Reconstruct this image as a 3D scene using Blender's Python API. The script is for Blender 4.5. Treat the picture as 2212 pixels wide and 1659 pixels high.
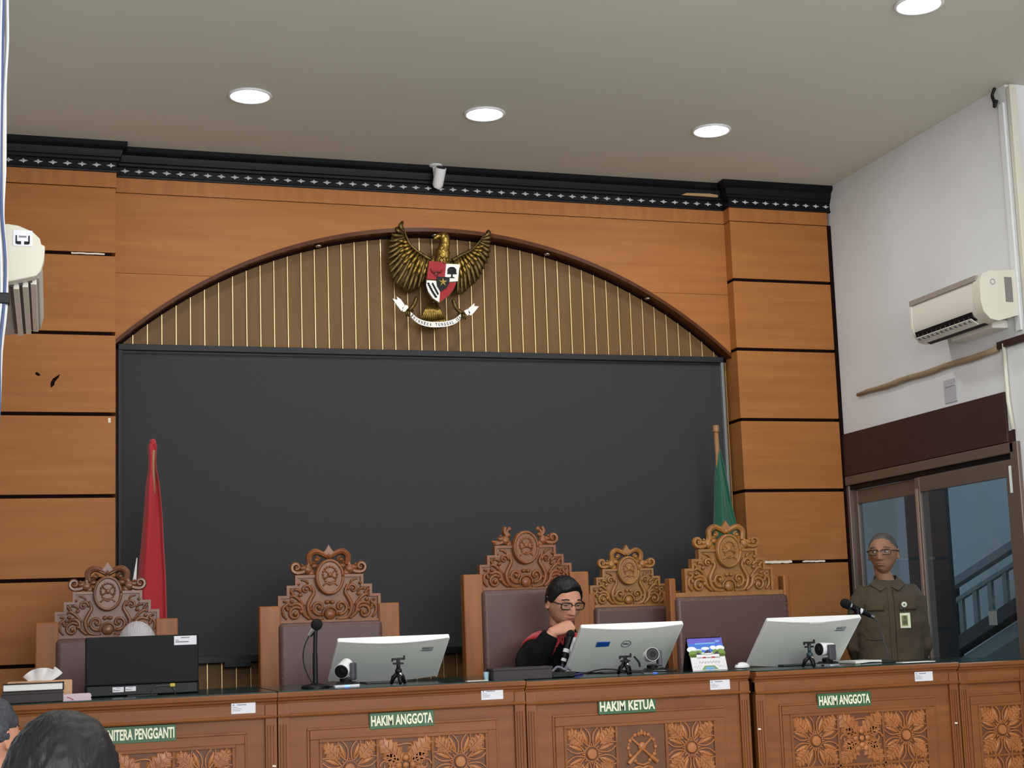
import bpy, math, random
from mathutils import Vector, Matrix, noise
from mathutils.geometry import tessellate_polygon
random.seed(7)
PI = math.pi
scn = bpy.context.scene
for o in list(bpy.data.objects): bpy.data.objects.remove(o)
col = scn.collection
# ---------------------------------------------------------------- camera
YAW, PITCH, ROLL, FPX = 0.319, 0.1321, -0.0374, 3236.9
CAM = Vector((-0.2741, -7.6555, 1.45)); PPX, PPY = 66.2, 94.2
fw = Vector((math.sin(YAW)*math.cos(PITCH), math.cos(YAW)*math.cos(PITCH), math.sin(PITCH)))
r0 = Vector((math.cos(YAW), -math.sin(YAW), 0)); u0 = r0.cross(fw)
cr = math.cos(ROLL)*r0+math.sin(ROLL)*u0; cu = -math.sin(ROLL)*r0+math.cos(ROLL)*u0
cd = bpy.data.cameras.new('camera'); cam = bpy.data.objects.new('camera', cd); col.objects.link(cam)
cam.matrix_world = Matrix(((cr.x, cu.x, -fw.x, CAM.x), (cr.y, cu.y, -fw.y, CAM.y), (cr.z, cu.z, -fw.z, CAM.z), (0, 0, 0, 1)))
cd.sensor_width = 36; cd.lens = FPX/2212*36; cd.shift_x = -PPX/2212; cd.shift_y = PPY/2212
cd.clip_start = .05; scn.camera = cam
def ray(x, y): return fw+cr*((x-1106-PPX)/FPX)-cu*((y-829.5-PPY)/FPX)
def at(x, y, Y=None, X=None, Z=None):
    """surveying helper: where the sight line through a photo point meets a known wall or desk plane"""
    d = ray(x, y)
    if Y is not None: t = (Y-CAM.y)/d.y
    elif X is not None: t = (X-CAM.x)/d.x
    else: t = (Z-CAM.z)/d.z
    return CAM+d*t
# ---------------------------------------------------------------- light
CEIL = 3.965
w = bpy.data.worlds.new('world'); scn.world = w; w.use_nodes = True
w.node_tree.nodes['Background'].inputs[0].default_value = (.93, .95, 1, 1)
w.node_tree.nodes['Background'].inputs[1].default_value = 1.2
scn.view_settings.view_transform = 'Standard'; scn.view_settings.look = 'None'
scn.view_settings.exposure = .25; scn.view_settings.gamma = 1; scn.view_settings.use_curve_mapping = False
def area(name, loc, size, power, color=(1, 1, 1), rot=(0, 0, 0), shape='DISK', sy=None):
    l = bpy.data.lights.new(name, 'AREA'); l.shape = shape; l.size = size; l.energy = power; l.color = color
    if sy: l.size_y = sy
    o = bpy.data.objects.new(name, l); col.objects.link(o); o.location = loc; o.rotation_euler = rot; return o
LAMPS = [(0.595, -.845), (1.739, -.834), (2.959, -.835), (3.149, -2.5), (1.9, -2.4), (.6, -2.4),
         (3.3, -4.2), (1.9, -4.2), (.5, -4.2), (3.3, -6), (1.9, -6), (.5, -6)]
for i, (x, y) in enumerate(LAMPS):  # only the first four have fixtures; the rest are unseen, added for light
    area('lamp_light', (x, y, CEIL-.012), .17, 5.5, (1, .985, .96))
area('rear_fill_light', (2.2, -9.6, 3.0), 6.0, 235, (.98, .985, .99), (PI/2, 0, 0), 'RECTANGLE', 1.6)  # added soft fill from behind the camera; no window is built there
area('corridor_fill_light', (5.5, -.9, 3.5), .8, 48, (.84, .93, 1))  # unseen lamp added to brighten the corridor behind the glass
# ---------------------------------------------------------------- materials
def lin(c): c /= 255; return c/12.92 if c <= .04045 else ((c+.055)/1.055)**2.4
def RGB(c): return (lin(c[0]), lin(c[1]), lin(c[2]), 1)
MATS = {}
def mat(name, c, rough=.5, metal=0, c2=None, scale=(8, 8, 8), amt=1, bump=0, coat=0, emit=0, spec=.5, world=True, detail=4, bscale=None, sheen=0):
    if name in MATS: return MATS[name]
    m = bpy.data.materials.new(name); m.use_nodes = True; nt = m.node_tree; b = nt.nodes['Principled BSDF']
    b.inputs['Roughness'].default_value = rough; b.inputs['Metallic'].default_value = metal
    b.inputs['Base Color'].default_value = RGB(c); b.inputs['Coat Weight'].default_value = coat
    b.inputs['Coat Roughness'].default_value = .12; b.inputs['Specular IOR Level'].default_value = spec
    b.inputs['Sheen Weight'].default_value = sheen
    if emit:
        b.inputs['Emission Color'].default_value = RGB(c); b.inputs['Emission Strength'].default_value = emit
    if c2 or bump:
        if world:
            g = nt.nodes.new('ShaderNodeNewGeometry').outputs['Position']
        else:
            tc = nt.nodes.new('ShaderNodeTexCoord').outputs['Object']; oi = nt.nodes.new('ShaderNodeObjectInfo')
            ml = nt.nodes.new('ShaderNodeMath'); ml.operation = 'MULTIPLY'; ml.inputs[1].default_value = 37
            nt.links.new(oi.outputs['Random'], ml.inputs[0])
            ad = nt.nodes.new('ShaderNodeVectorMath'); ad.operation = 'ADD'
            nt.links.new(tc, ad.inputs[0]); nt.links.new(ml.outputs[0], ad.inputs[1]); g = ad.outputs[0]
        mp = nt.nodes.new('ShaderNodeMapping'); mp.inputs['Scale'].default_value = scale
        nt.links.new(g, mp.inputs[0])
        n = nt.nodes.new('ShaderNodeTexNoise'); n.inputs['Scale'].default_value = 1; n.inputs['Detail'].default_value = detail
        n.inputs['Roughness'].default_value = .6
        nt.links.new(mp.outputs[0], n.inputs[0])
        if c2:
            r = nt.nodes.new('ShaderNodeValToRGB'); r.color_ramp.elements[0].position = .5-.22/amt; r.color_ramp.elements[1].position = .5+.22/amt
            r.color_ramp.elements[0].color = RGB(c); r.color_ramp.elements[1].color = RGB(c2)
            nt.links.new(n.outputs[0], r.inputs[0]); nt.links.new(r.outputs[0], b.inputs['Base Color'])
        if bump:
            bp = nt.nodes.new('ShaderNodeBump'); bp.inputs['Strength'].default_value = bump; bp.inputs['Distance'].default_value = .004
            src = n
            if bscale:
                src = nt.nodes.new('ShaderNodeTexNoise'); src.inputs['Scale'].default_value = bscale; src.inputs['Detail'].default_value = 3
                nt.links.new(g, src.inputs[0])
            nt.links.new(src.outputs[0], bp.inputs['Height']); nt.links.new(bp.outputs[0], b.inputs['Normal'])
    MATS[name] = m; return m
WOODP = mat('honey_veneer', (148, 90, 43), .56, c2=(170, 112, 57), scale=(1.3, 1.3, 22), amt=.75, spec=.3)
WOODV = mat('honey_veneer_upright', (152, 94, 46), .55, c2=(172, 112, 60), scale=(26, 26, 1.5), amt=.8, spec=.3)
PLANK = mat('slat_board', (102, 76, 46), .42, c2=(120, 90, 56), scale=(18, 18, 1.2), amt=.8, spec=.15)
BRASS = mat('brass_strip', (240, 208, 150), .35, metal=.6)
DARK = mat('dark_joint', (24, 9, 8), .8, spec=.08)
TRIMB = mat('arch_trim_wood', (92, 50, 22), .4, c2=(70, 34, 16), scale=(9, 9, 9), spec=.2)
BLACK = mat('black_lacquer', (9, 10, 15), .45, c2=(15, 16, 22), scale=(3, 3, 30), spec=.18)
DIAM = mat('silver_star', (205, 212, 210), .35, metal=.2)
WALLW = mat('white_wall_paint', (212, 214, 216), .85, c2=(219, 221, 223), scale=(2, 2, 2), bump=.15, bscale=90)
CEILM = mat('ceiling_paint', (206, 206, 194), .9, c2=(212, 212, 200), scale=(1, 1, 1))
FLOORM = mat('floor_tile', (196, 190, 180), .35, c2=(204, 198, 188), scale=(2, 2, 2))
CARPET = mat('podium_carpet', (92, 40, 34), .95, c2=(102, 48, 40), scale=(30, 30, 30))
SCREEN = mat('screen_surface', (47, 48, 52), .85, c2=(51, 52, 56), scale=(60, 60, 60), bump=.1)
FRAMEB = mat('screen_frame', (30, 32, 38), .5, spec=.3)
FRAMEG = mat('screen_edge_grey', (120, 124, 128), .4)
CARVE = mat('carved_teak', (116, 66, 33), .34, c2=(146, 88, 47), scale=(16, 16, 16), coat=.12, world=False, spec=.35)
CARVE2 = mat('carved_teak_golden', (140, 92, 40), .36, c2=(166, 114, 58), scale=(16, 16, 16), coat=.15, world=False)
CARVE3 = mat('carved_teak_dark', (98, 58, 36), .34, c2=(128, 80, 52), scale=(16, 16, 16), coat=.2, world=False)
POST = mat('chair_post_teak', (130, 79, 37), .38, c2=(164, 102, 52), scale=(22, 22, 2), coat=.06, spec=.3, world=False)
LEATHER = mat('brown_leather', (86, 62, 60), .45, c2=(94, 69, 66), scale=(5, 5, 5), bump=.12, bscale=70, world=False)
DESK = mat('desk_teak', (116, 68, 31), .46, c2=(142, 88, 44), scale=(2.2, 9, 26), amt=.8, spec=.35)
DESKV = mat('desk_teak_upright', (116, 68, 31), .46, c2=(142, 88, 44), scale=(26, 26, 2.2), amt=.8, spec=.35)
TILEB = mat('desk_tile_ground', (96, 56, 30), .5, c2=(112, 66, 36), scale=(20, 20, 20))  # ground colour darkened to put shade into the carving's recesses
RELIEF = mat('desk_relief_teak', (146, 86, 42), .4, c2=(182, 118, 66), scale=(20, 20, 20), world=True, coat=.05)  # relief colour lightened so the carving stands out from its shaded ground
GLASSE = mat('green_glass_sheet', (16, 40, 34), .2, spec=.4)
PLATE = mat('green_plate', (52, 92, 62), .4, c2=(58, 100, 68), scale=(30, 30, 30))
LETTER = mat('cream_letter', (236, 238, 214), .5)
STICK = mat('white_sticker', (225, 226, 235), .5)
INK = mat('grey_print', (120, 120, 130), .6)
WHITE = mat('white_plastic', (232, 234, 236), .35)
MONB = mat('silver_monitor_back', (222, 226, 220), .5)
GREYP = mat('grey_plastic', (66, 68, 76), .45)
BLKP = mat('black_plastic', (12, 13, 15), .45, spec=.3)
NAVYB = mat('black_monitor_back', (10, 16, 20), .6, spec=.25)
CHROME = mat('chrome', (210, 210, 214), .18, metal=1)
MESHB = mat('mic_grille', (22, 22, 26), .45, metal=.5, bump=.8, bscale=700)
CREAM = mat('cream_plastic', (208, 205, 191), .4)
ACW = mat('ac_white', (218, 214, 204), .4)
ALU = mat('bronze_aluminium', (112, 98, 88), .4, metal=.35)
BROWNB = mat('brown_beam_paint', (50, 30, 26), .55, c2=(56, 34, 29), scale=(4, 4, 4))
RED = mat('red_cloth', (158, 22, 34), .75, c2=(172, 28, 42), scale=(12, 12, 3), sheen=.2)
GREEN = mat('green_cloth', (22, 88, 66), .75, c2=(28, 98, 74), scale=(12, 12, 3), sheen=.2)
WCLOTH = mat('white_cloth', (220, 220, 222), .8)
POLEW = mat('pole_wood', (150, 110, 74), .5)
RODW = mat('rod_wood', (138, 116, 92), .7, c2=(160, 138, 112), scale=(3, 9, 30))
GOLD = mat('antique_gold', (104, 80, 36), .33, metal=.85, c2=(176, 146, 72), scale=(40, 40, 40))
GOLDD = mat('aged_gold', (58, 48, 28), .4, metal=.8, c2=(118, 98, 52), scale=(50, 50, 50))
SRED = mat('shield_red', (150, 20, 28), .5, spec=.3)
SWHITE = mat('shield_white', (232, 230, 226), .45)
SBLACK = mat('shield_black', (8, 9, 15), .5, spec=.25)
SKIN = mat('skin_tan', (204, 150, 124), .5, c2=(194, 138, 112), scale=(30, 30, 30), world=False, spec=.35)
SKIN2 = mat('skin_brown', (156, 112, 88), .5, c2=(142, 100, 78), scale=(30, 30, 30), world=False, spec=.35)
LIPS = mat('lip', (148, 92, 80), .5)
HAIR = mat('black_hair', (8, 8, 10), .45, c2=(20, 20, 24), scale=(150, 50, 50), spec=.35, bump=.5, world=False)
HAIRG = mat('grey_hair', (58, 54, 52), .7, c2=(92, 88, 84), scale=(90, 90, 90), bump=.5, world=False)
ROBE = mat('black_robe', (5, 5, 7), .85, c2=(8, 8, 10), scale=(5, 5, 5), spec=.2)
ROBER = mat('red_yoke', (176, 34, 44), .7, c2=(190, 44, 54), scale=(20, 20, 20), sheen=.2)
OLIVE = mat('olive_uniform', (66, 55, 40), .85, c2=(74, 62, 46), scale=(9, 9, 9), bump=.3, bscale=14)
OLIVED = mat('olive_seam', (44, 37, 28), .85)
HIJAB = mat('grey_headscarf', (178, 172, 176), .8, c2=(188, 182, 186), scale=(10, 40, 10))
BATIK = mat('navy_batik', (20, 24, 44), .7, c2=(70, 84, 120), scale=(22, 22, 22), detail=6)
EYEW = mat('eye_white', (205, 200, 195), .3)
IRIS = mat('iris', (26, 18, 14), .2)
PAPER = mat('paper', (232, 232, 228), .7)
PINK = mat('pink_paper', (226, 206, 214), .7)
BLUEL = mat('blue_led', (60, 110, 255), .3, emit=6)
BLUEP = mat('blue_sticker', (20, 78, 160), .4)
PATCH = mat('bare_plywood', (176, 146, 104), .8)
TORN = mat('torn_white_filler', (236, 222, 206), .8)
DIFF = mat('lamp_diffuser', (255, 252, 245), .5, emit=12)
CORW = mat('corridor_wall', (158, 166, 168), .8, c2=(164, 172, 174), scale=(1, 1, 1))
CORG = mat('corridor_greenish_wall', (162, 172, 164), .8)
CORD = mat('corridor_dark', (30, 29, 31), .7)
STAIRW = mat('stair_white_metal', (98, 110, 110), .6)
CABW = mat('white_cable', (214, 216, 220), .5)
CABB = mat('blue_cable', (70, 88, 130), .5)
def glass_mat(name, tint, fac):
    m = bpy.data.materials.new(name); m.use_nodes = True; nt = m.node_tree; nt.nodes.clear()
    o = nt.nodes.new('ShaderNodeOutputMaterial'); t = nt.nodes.new('ShaderNodeBsdfTransparent'); g = nt.nodes.new('ShaderNodeBsdfGlossy')
    t.inputs[0].default_value = RGB(tint); g.inputs['Roughness'].default_value = .03
    f = nt.nodes.new('ShaderNodeFresnel'); f.inputs[0].default_value = 1.45; x = nt.nodes.new('ShaderNodeMixShader')
    gb = nt.nodes.new('ShaderNodeNewGeometry'); mm = nt.nodes.new('ShaderNodeMath'); mm.operation = 'SUBTRACT'; mm.use_clamp = True
    nt.links.new(f.outputs[0], mm.inputs[0]); nt.links.new(gb.outputs['Backfacing'], mm.inputs[1]); nt.links.new(mm.outputs[0], x.inputs[0]); nt.links.new(t.outputs[0], x.inputs[1]); nt.links.new(g.outputs[0], x.inputs[2]); nt.links.new(x.outputs[0], o.inputs[0])
    return m
GLASS = glass_mat('door_glass', (200, 214, 222), .1)
LENS = glass_mat('spectacle_lens', (235, 238, 240), .1)
# ---------------------------------------------------------------- mesh builder
LOC = {}
class MB:
    def __init__(s): s.v = []; s.f = []
    def add(s, vs, fs, M=None):
        n = len(s.v)
        for p in vs:
            p = Vector(p); s.v.append(M @ p if M is not None else p)
        s.f += [tuple(i+n for i in f) for f in fs]; return s
    def box(s, x0, x1, y0, y1, z0, z1, M=None):
        return s.add([(x0, y0, z0), (x1, y0, z0), (x1, y1, z0), (x0, y1, z0), (x0, y0, z1), (x1, y0, z1), (x1, y1, z1), (x0, y1, z1)],
              [(3, 2, 1, 0), (4, 5, 6, 7), (0, 1, 5, 4), (1, 2, 6, 5), (2, 3, 7, 6), (3, 0, 4, 7)], M)
    def cbox(s, c, d, M=None):
        return s.box(c[0]-d[0]/2, c[0]+d[0]/2, c[1]-d[1]/2, c[1]+d[1]/2, c[2]-d[2]/2, c[2]+d[2]/2, M)
    def prism(s, poly, a, b, plane='xz', M=None, top=None):
        """2D outline extruded from depth a to depth b; top scales the b end about the centroid (a chamfered look)"""
        n = len(poly)
        cx = sum(p[0] for p in poly)/n; cz = sum(p[1] for p in poly)/n
        def P(p, d):
            if plane == 'xz': return (p[0], d, p[1])
            if plane == 'xy': return (p[0], p[1], d)
            return (d, p[0], p[1])
        q = poly if top is None else [((p[0]-cx)*top+cx, (p[1]-cz)*top+cz) for p in poly]
        vs = [P(p, a) for p in poly]+[P(p, b) for p in q]
        tri = tessellate_polygon([[Vector((p[0], p[1], 0)) for p in poly]])
        fs = [tuple(t) for t in tri]+[tuple(i+n for i in t[::-1]) for t in tri]
        fs += [(i, (i+1) % n, (i+1) % n+n, i+n) for i in range(n)]
        return s.add(vs, fs, M)
    def tube(s, pts, r, n=8, M=None, flat=None, cap=True):
        pts = [Vector(p) for p in pts]; k = len(pts); rs = list(r) if isinstance(r, (list, tuple)) else [r]*k
        if len(rs) != k:
            L = len(rs)-1; rs = [rs[min(int(i/(k-1)*L), L-1)]*(1-(i/(k-1)*L-min(int(i/(k-1)*L), L-1)))+rs[min(int(i/(k-1)*L), L-1)+1]*(i/(k-1)*L-min(int(i/(k-1)*L), L-1)) for i in range(k)]
        vs = []; fs = []; up = None
        for i, p in enumerate(pts):
            t = (pts[min(i+1, k-1)]-pts[max(i-1, 0)])
            t = t.normalized() if t.length > 1e-9 else Vector((0, 0, 1))
            if up is None:
                up = Vector((0, 1, 0)) if abs(t.y) < .9 else Vector((0, 0, 1))
            a = (up-t*up.dot(t))
            a = a.normalized() if a.length > 1e-6 else t.orthogonal().normalized()
            up = a; b = t.cross(a)
            for j in range(n):
                th = 2*PI*j/n; q = a*math.cos(th)*rs[i]*(flat or 1)+b*math.sin(th)*rs[i]; vs.append(p+q)
        for i in range(k-1):
            for j in range(n):
                fs.append((i*n+j, i*n+(j+1) % n, (i+1)*n+(j+1) % n, (i+1)*n+j))
        if cap: fs.append(tuple(range(n))[::-1]); fs.append(tuple((k-1)*n+j for j in range(n)))
        return s.add(vs, fs, M)
    def lathe(s, prof, n=24, M=None):
        k = len(prof); vs = [(r*math.cos(2*PI*j/n), r*math.sin(2*PI*j/n), z) for r, z in prof for j in range(n)]
        fs = [(i*n+j, i*n+(j+1) % n, (i+1)*n+(j+1) % n, (i+1)*n+j) for i in range(k-1) for j in range(n)]
        fs.append(tuple(range(n))[::-1]); fs.append(tuple((k-1)*n+j for j in range(n)))
        return s.add(vs, fs, M)
    def ell(s, c, r, n=16, m=10, M=None):
        c = Vector(c)
        return s.sph(lambda d: c+Vector((d.x*r[0], d.y*r[1], d.z*r[2])), n, m, M)
    def sph(s, fn, n=16, m=10, M=None, keep=None):
        vs = [fn(Vector((0, 0, -1)))]
        for i in range(1, m):
            a = -PI/2+PI*i/m
            for j in range(n):
                th = 2*PI*j/n; vs.append(fn(Vector((math.cos(a)*math.cos(th), math.cos(a)*math.sin(th), math.sin(a)))))
        vs.append(fn(Vector((0, 0, 1)))); L = len(vs)-1
        fs = [(0, 1+(j+1) % n, 1+j) for j in range(n)]
        for i in range(m-2):
            for j in range(n):
                fs.append((1+i*n+j, 1+i*n+(j+1) % n, 1+(i+1)*n+(j+1) % n, 1+(i+1)*n+j))
        fs += [(1+(m-2)*n+j, 1+(m-2)*n+(j+1) % n, L) for j in range(n)]
        return s.add(vs, fs, M)
    def grid(s, fn, nu, nv, close=False):
        vs = [fn(i/(nu-1), j/(nv-1)) for i in range(nu) for j in range(nv)]
        fs = [(i*nv+j, i*nv+j+1, (i+1)*nv+j+1, (i+1)*nv+j) for i in range(nu-1) for j in range(nv-1)]
        return s.add(vs, fs)
    def loft(s, rings, caps=True):
        n = len(rings[0]); vs = [p for r in rings for p in r]; k = len(rings)
        fs = [(i*n+j, i*n+(j+1) % n, (i+1)*n+(j+1) % n, (i+1)*n+j) for i in range(k-1) for j in range(n)]
        if caps: fs.append(tuple(range(n))[::-1]); fs.append(tuple((k-1)*n+j for j in range(n)))
        return s.add(vs, fs)
    def mesh(s, name):
        me = bpy.data.meshes.new(name); me.from_pydata([tuple(p) for p in s.v], [], s.f); me.validate(); return me
    def build(s, name, m, parent=None, smooth=False, bevel=0, world=False, solid=0, voxel=0, soft=0, shift=None, seg=2):
        if world and parent is not None:
            off = LOC[root_of(parent)]; s.v = [p-off for p in s.v]
        me = s.mesh(name)
        if voxel:
            me = remesh(me, voxel, soft)
        me.materials.append(m)
        import bmesh
        bm = bmesh.new(); bm.from_mesh(me); bmesh.ops.recalc_face_normals(bm, faces=bm.faces); bm.to_mesh(me); bm.free()
        o = bpy.data.objects.new(name, me); col.objects.link(o)
        if parent is not None: o.parent = parent
        if smooth:
            for p in me.polygons: p.use_smooth = True
            if smooth == 'angle':
                me.set_sharp_from_angle(angle=.7)
        if bevel:
            b = o.modifiers.new('bevel', 'BEVEL'); b.width = bevel; b.segments = seg; b.limit_method = 'ANGLE'; b.angle_limit = .6
        if solid:
            b = o.modifiers.new('solid', 'SOLIDIFY'); b.thickness = solid; b.offset = 0
        return o
def remesh(me, size, it=0):
    o = bpy.data.objects.new('tmp', me); col.objects.link(o)
    md = o.modifiers.new('r', 'REMESH'); md.mode = 'VOXEL'; md.voxel_size = size
    if it:
        sm = o.modifiers.new('s', 'SMOOTH'); sm.iterations = it; sm.factor = .5
    dg = bpy.context.evaluated_depsgraph_get(); ev = o.evaluated_get(dg)
    r = bpy.data.meshes.new_from_object(ev); r.name = me.name
    bpy.data.objects.remove(o); return r
def root_of(o):
    while o.parent is not None: o = o.parent
    return o.name
def tag(o, label=None, cat=None, group=None, kind=None):
    if label: o['label'] = label
    if cat: o['category'] = cat
    if group: o['group'] = group
    if kind: o['kind'] = kind
    return o
def thing(name, label, cat, loc=(0, 0, 0), rz=0, group=None):
    o = bpy.data.objects.new(name, None); col.objects.link(o); o.location = loc; o.rotation_euler = (0, 0, rz)
    o.empty_display_size = .1; LOC[o.name] = Vector(loc); return tag(o, label, cat, group)
def struct(o): o['kind'] = 'structure'; LOC[o.name] = Vector((0, 0, 0)); return o
def dup(o, parent=None):
    c = o.copy(); col.objects.link(c); c.parent = parent
    for ch in list(o.children): dup(ch, c)
    return c
def text(parent, s, w, h, M, m, depth=.003, name='lettering', bold=.0):
    cu_ = bpy.data.curves.new('t', 'FONT'); cu_.body = s; cu_.size = 1; cu_.extrude = .5; cu_.offset = bold; cu_.resolution_u = 3
    o = bpy.data.objects.new('t', cu_); col.objects.link(o)
    dg = bpy.context.evaluated_depsgraph_get(); me = bpy.data.meshes.new_from_object(o.evaluated_get(dg)); bpy.data.objects.remove(o)
    xs = [v.co.x for v in me.vertices]; ys = [v.co.y for v in me.vertices]
    x0, x1, y0, y1 = min(xs), max(xs), min(ys), max(ys)
    for v in me.vertices:   # lies in the local xz plane, facing -y
        v.co = M @ Vector(((v.co.x-x0)/(x1-x0)*w-w/2, -v.co.z*depth, (v.co.y-y0)/(y1-y0)*h-h/2))
    me.materials.clear(); me.materials.append(m); me.name = name
    ob = bpy.data.objects.new(name, me); col.objects.link(ob); ob.parent = parent; return ob
T = Matrix.Translation
def RX(a): return Matrix.Rotation(a, 4, 'X')
def RY(a): return Matrix.Rotation(a, 4, 'Y')
def RZ(a): return Matrix.Rotation(a, 4, 'Z')
def spiral(cx, cz, r, turns, a0, sgn=1, y=0, n=18, end=.22):
    return [(cx+r*(1-(1-end)*i/n)*math.cos(a0+sgn*turns*2*PI*i/n), y, cz+r*(1-(1-end)*i/n)*math.sin(a0+sgn*turns*2*PI*i/n)) for i in range(n+1)]
def bez(pts, n=14):
    """Catmull-Rom through the given points"""
    P = [Vector(p) for p in pts]; P = [P[0]*2-P[1]]+P+[P[-1]*2-P[-2]]; out = []
    for k in range(1, len(P)-2):
        for i in range(n):
            t = i/n; a, b, c, d = P[k-1:k+3]
            out.append(.5*((2*b)+(c-a)*t+(2*a-5*b+4*c-d)*t*t+(3*b-a-3*c+d)*t**3))
    out.append(P[-2]); return out
exec_parts = []
# ================================================================ SETTING
XL, XA, XB, XR = -.78, .0235, 3.4403, 4.0921
PODZ = .25
struct(MB().box(-3, 8, -10, 1.5, -.1, 0).build('floor', FLOORM))
o = struct(MB().box(-1.6, 4.09, -1.98, .17, 0, PODZ).build('podium', CARPET)); o['label'] = 'low carpeted podium under the judges desks'
struct(MB().box(-3, 8, -10, 1.5, CEIL, CEIL+.1).build('ceiling', CEILM))
# back wall with its boards, panels and brass strips
wb = struct(MB().box(XL, XR+.03, .2, .3, 0, CEIL).build('wall_back', PLANK))
ARC_X, ARC_Z, ARC_R = 1.732, 1.0955, 2.533
def arcz(x, r=ARC_R): return ARC_Z+math.sqrt(max(r*r-(x-ARC_X)**2, 0))
sp = .07235; x = .0425; k = 0; pieces = []
while x < 3.42:
    x1 = min(x+sp, 3.44)
    zt = min(arcz(min(max((x+x1)/2, .04), 3.42))+.07, 3.7)
    p = MB().box(x+.004, x1-.004, .172, .2, PODZ, zt).build('board', PLANK, wb)
    s_ = MB().box(x1-.002, x1+.002, .165, .2, PODZ, zt).build('brass_strip', BRASS, wb)
    x = x1; k += 1
# pillars: dark core + veneer panels separated by dark joints
pitch = .4067; z0 = 3.3885
def pillar(xa, xb, side):
    MB().box(xa+(.012 if side > 0 else 0), xb-.02, .012, .2, 0, CEIL-.05).build('pillar_core', DARK, wb)
    tops = [3.733]+[z0-pitch*i-.009 for i in range(9)]
    bots = [z0+.009]+[z0-pitch*(i+1)+.009 for i in range(8)]+[0]
    for a, b in zip(tops, bots):
        MB().box(xa, xb, 0, .2, b, a).build('veneer_panel', WOODP, wb, bevel=.002)
    MB().box(xa-.004*(side > 0), xb+.003, -.004, .2, 3.736, 3.822).build('veneer_strip', WOODV, wb)
pillar(XL, XA, -1); pillar(XB, XR-.024, 1)
MB().box(XR-.0235, XR, -.003, .2, 0, 3.735).build('edge_trim', DARK, wb)
# fascia over the arch
def arcpts(a, b, n, r=ARC_R): return [(a+(b-a)*i/n, arcz(a+(b-a)*i/n, r)) for i in range(n+1)]
SE = 3.315; dx = math.sqrt(ARC_R**2-(SE-ARC_Z)**2); aL, aR = ARC_X-dx, ARC_X+dx; e0 = .03; e1 = 3.43
up_ = [(XA, SE)]+arcpts(aL, aR, 48)+[(XB, SE), (XB, 3.733), (XA, 3.733)]
MB().prism(up_, .08, .165).build('arch_fascia_panel', WOODP, wb)
MB().prism([(XA, arcz(e0))]+arcpts(e0, aL-.001, 18)+[(aL-.006, SE-.002), (XA, SE-.002)], .08, .165).build('arch_fascia_panel', WOODP, wb)
MB().prism([(XB, arcz(e1)), (XB, SE-.002), (aR+.006, SE-.002)]+arcpts(aR+.001, e1, 18), .08, .165).build('arch_fascia_panel', WOODP, wb)
MB().box(XA, XB, .076, .2, 3.736, 3.822).build('veneer_strip', WOODV, wb)
a = arcpts(.02, 3.445, 72); b_ = [(x, z-.022) for x, z in a]
tr = MB()
tr.prism(a+b_[::-1], .072, .175); tr.build('arch_trim', TRIMB, wb)
tr = MB(); tr.prism([(x, z-.012) for x, z in a]+[(x, z-.034) for x, z in a][::-1], .15, .19); tr.build('arch_shade_strip', DARK, wb)  # dark strip standing in for the arch's shade on the boards
for px, py in ((688, 520), (940, 498), (1183, 541), (1400, 634)):
    q = at(px, py, Y=.1); z = arcz(q.x)-.026
    MB().lathe([(.008, 0), (.017, .002), (.019, .007), (.012, .012)], 12, T((q.x, .11, z)) @ RX(PI) ).build('arch_spotlight_ring', CHROME, wb, smooth=True)
# damage marks
for pts in ([(78, 803), (84, 806), (88, 811), (82, 812), (76, 808)], [(114, 818), (130, 808), (127, 815), (119, 824), (117, 832), (110, 838), (109, 828)]):
    MB().prism([(at(x, y, Y=0).x, at(x, y, Y=0).z) for x, y in pts], -.0015, .001).build('dark_chip', DARK, wb)
def torn(x0, x1, z, hh=.008):
    n = 14; r = random.Random(x0)
    t = [(x0+(x1-x0)*i/n, z+hh*(.6+.5*r.random())) for i in range(n+1)]
    b = [(x0+(x1-x0)*i/n, z-hh*(.6+.5*r.random())) for i in range(n+1)]
    MB().prism(b+t[::-1], -.003, .01).build('torn_filler', TORN, wb)
torn(3.535, 3.71, z0-pitch*4+.002); torn(3.78, 3.92, z0-pitch*4+.001, .006); torn(-.19, -.03, z0-.0, .004)
MB().box(-.012, 0.0, -.002, .001, 2.533, 2.556).build('torn_filler', TORN, wb)
# cornice
tc = MB(); prof = [(0, 3.812), (.012, 3.814), (.014, 3.822), (.007, 3.828), (.007, 3.868), (.016, 3.874), (.017, 3.886), (.024, 3.892), (.03, 3.91), (.034, 3.925), (.05, 3.937), (.056, 3.945), (.056, 3.966)]
rings = []
for o_, z in prof:
    rings.append([(XL, -o_, z), (XA+o_, -o_, z), (XA+o_, .08-o_, z), (XB-o_, .08-o_, z), (XB-o_, -o_, z), (XR, -o_, z)])
vs = [p for r in rings for p in r]; fs = [(i*6+j, i*6+j+1, (i+1)*6+j+1, (i+1)*6+j) for i in range(len(rings)-1) for j in range(5)]
tc.add(vs, fs)
cornice = struct(tc.build('trim_1', BLACK)); cornice['label'] = 'black lacquered cornice with silver star studs under the ceiling'
dm = MB()
for k_ in range(1):
    pts = []
    for i in range(8):
        a_ = PI/4*i; rr = (.0235 if i in (0, 4) else .0125) if i % 2 == 0 else .0078
        pts.append((rr*math.cos(a_), rr*math.sin(a_)))
    dm.add([(0, -.006, 0)]+[(x, 0, z) for x, z in pts], [(0, 1+(i+1) % 8, 1+i) for i in range(8)])
dproto = dm.build('star_stud', DIAM, cornice); first = True
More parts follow.
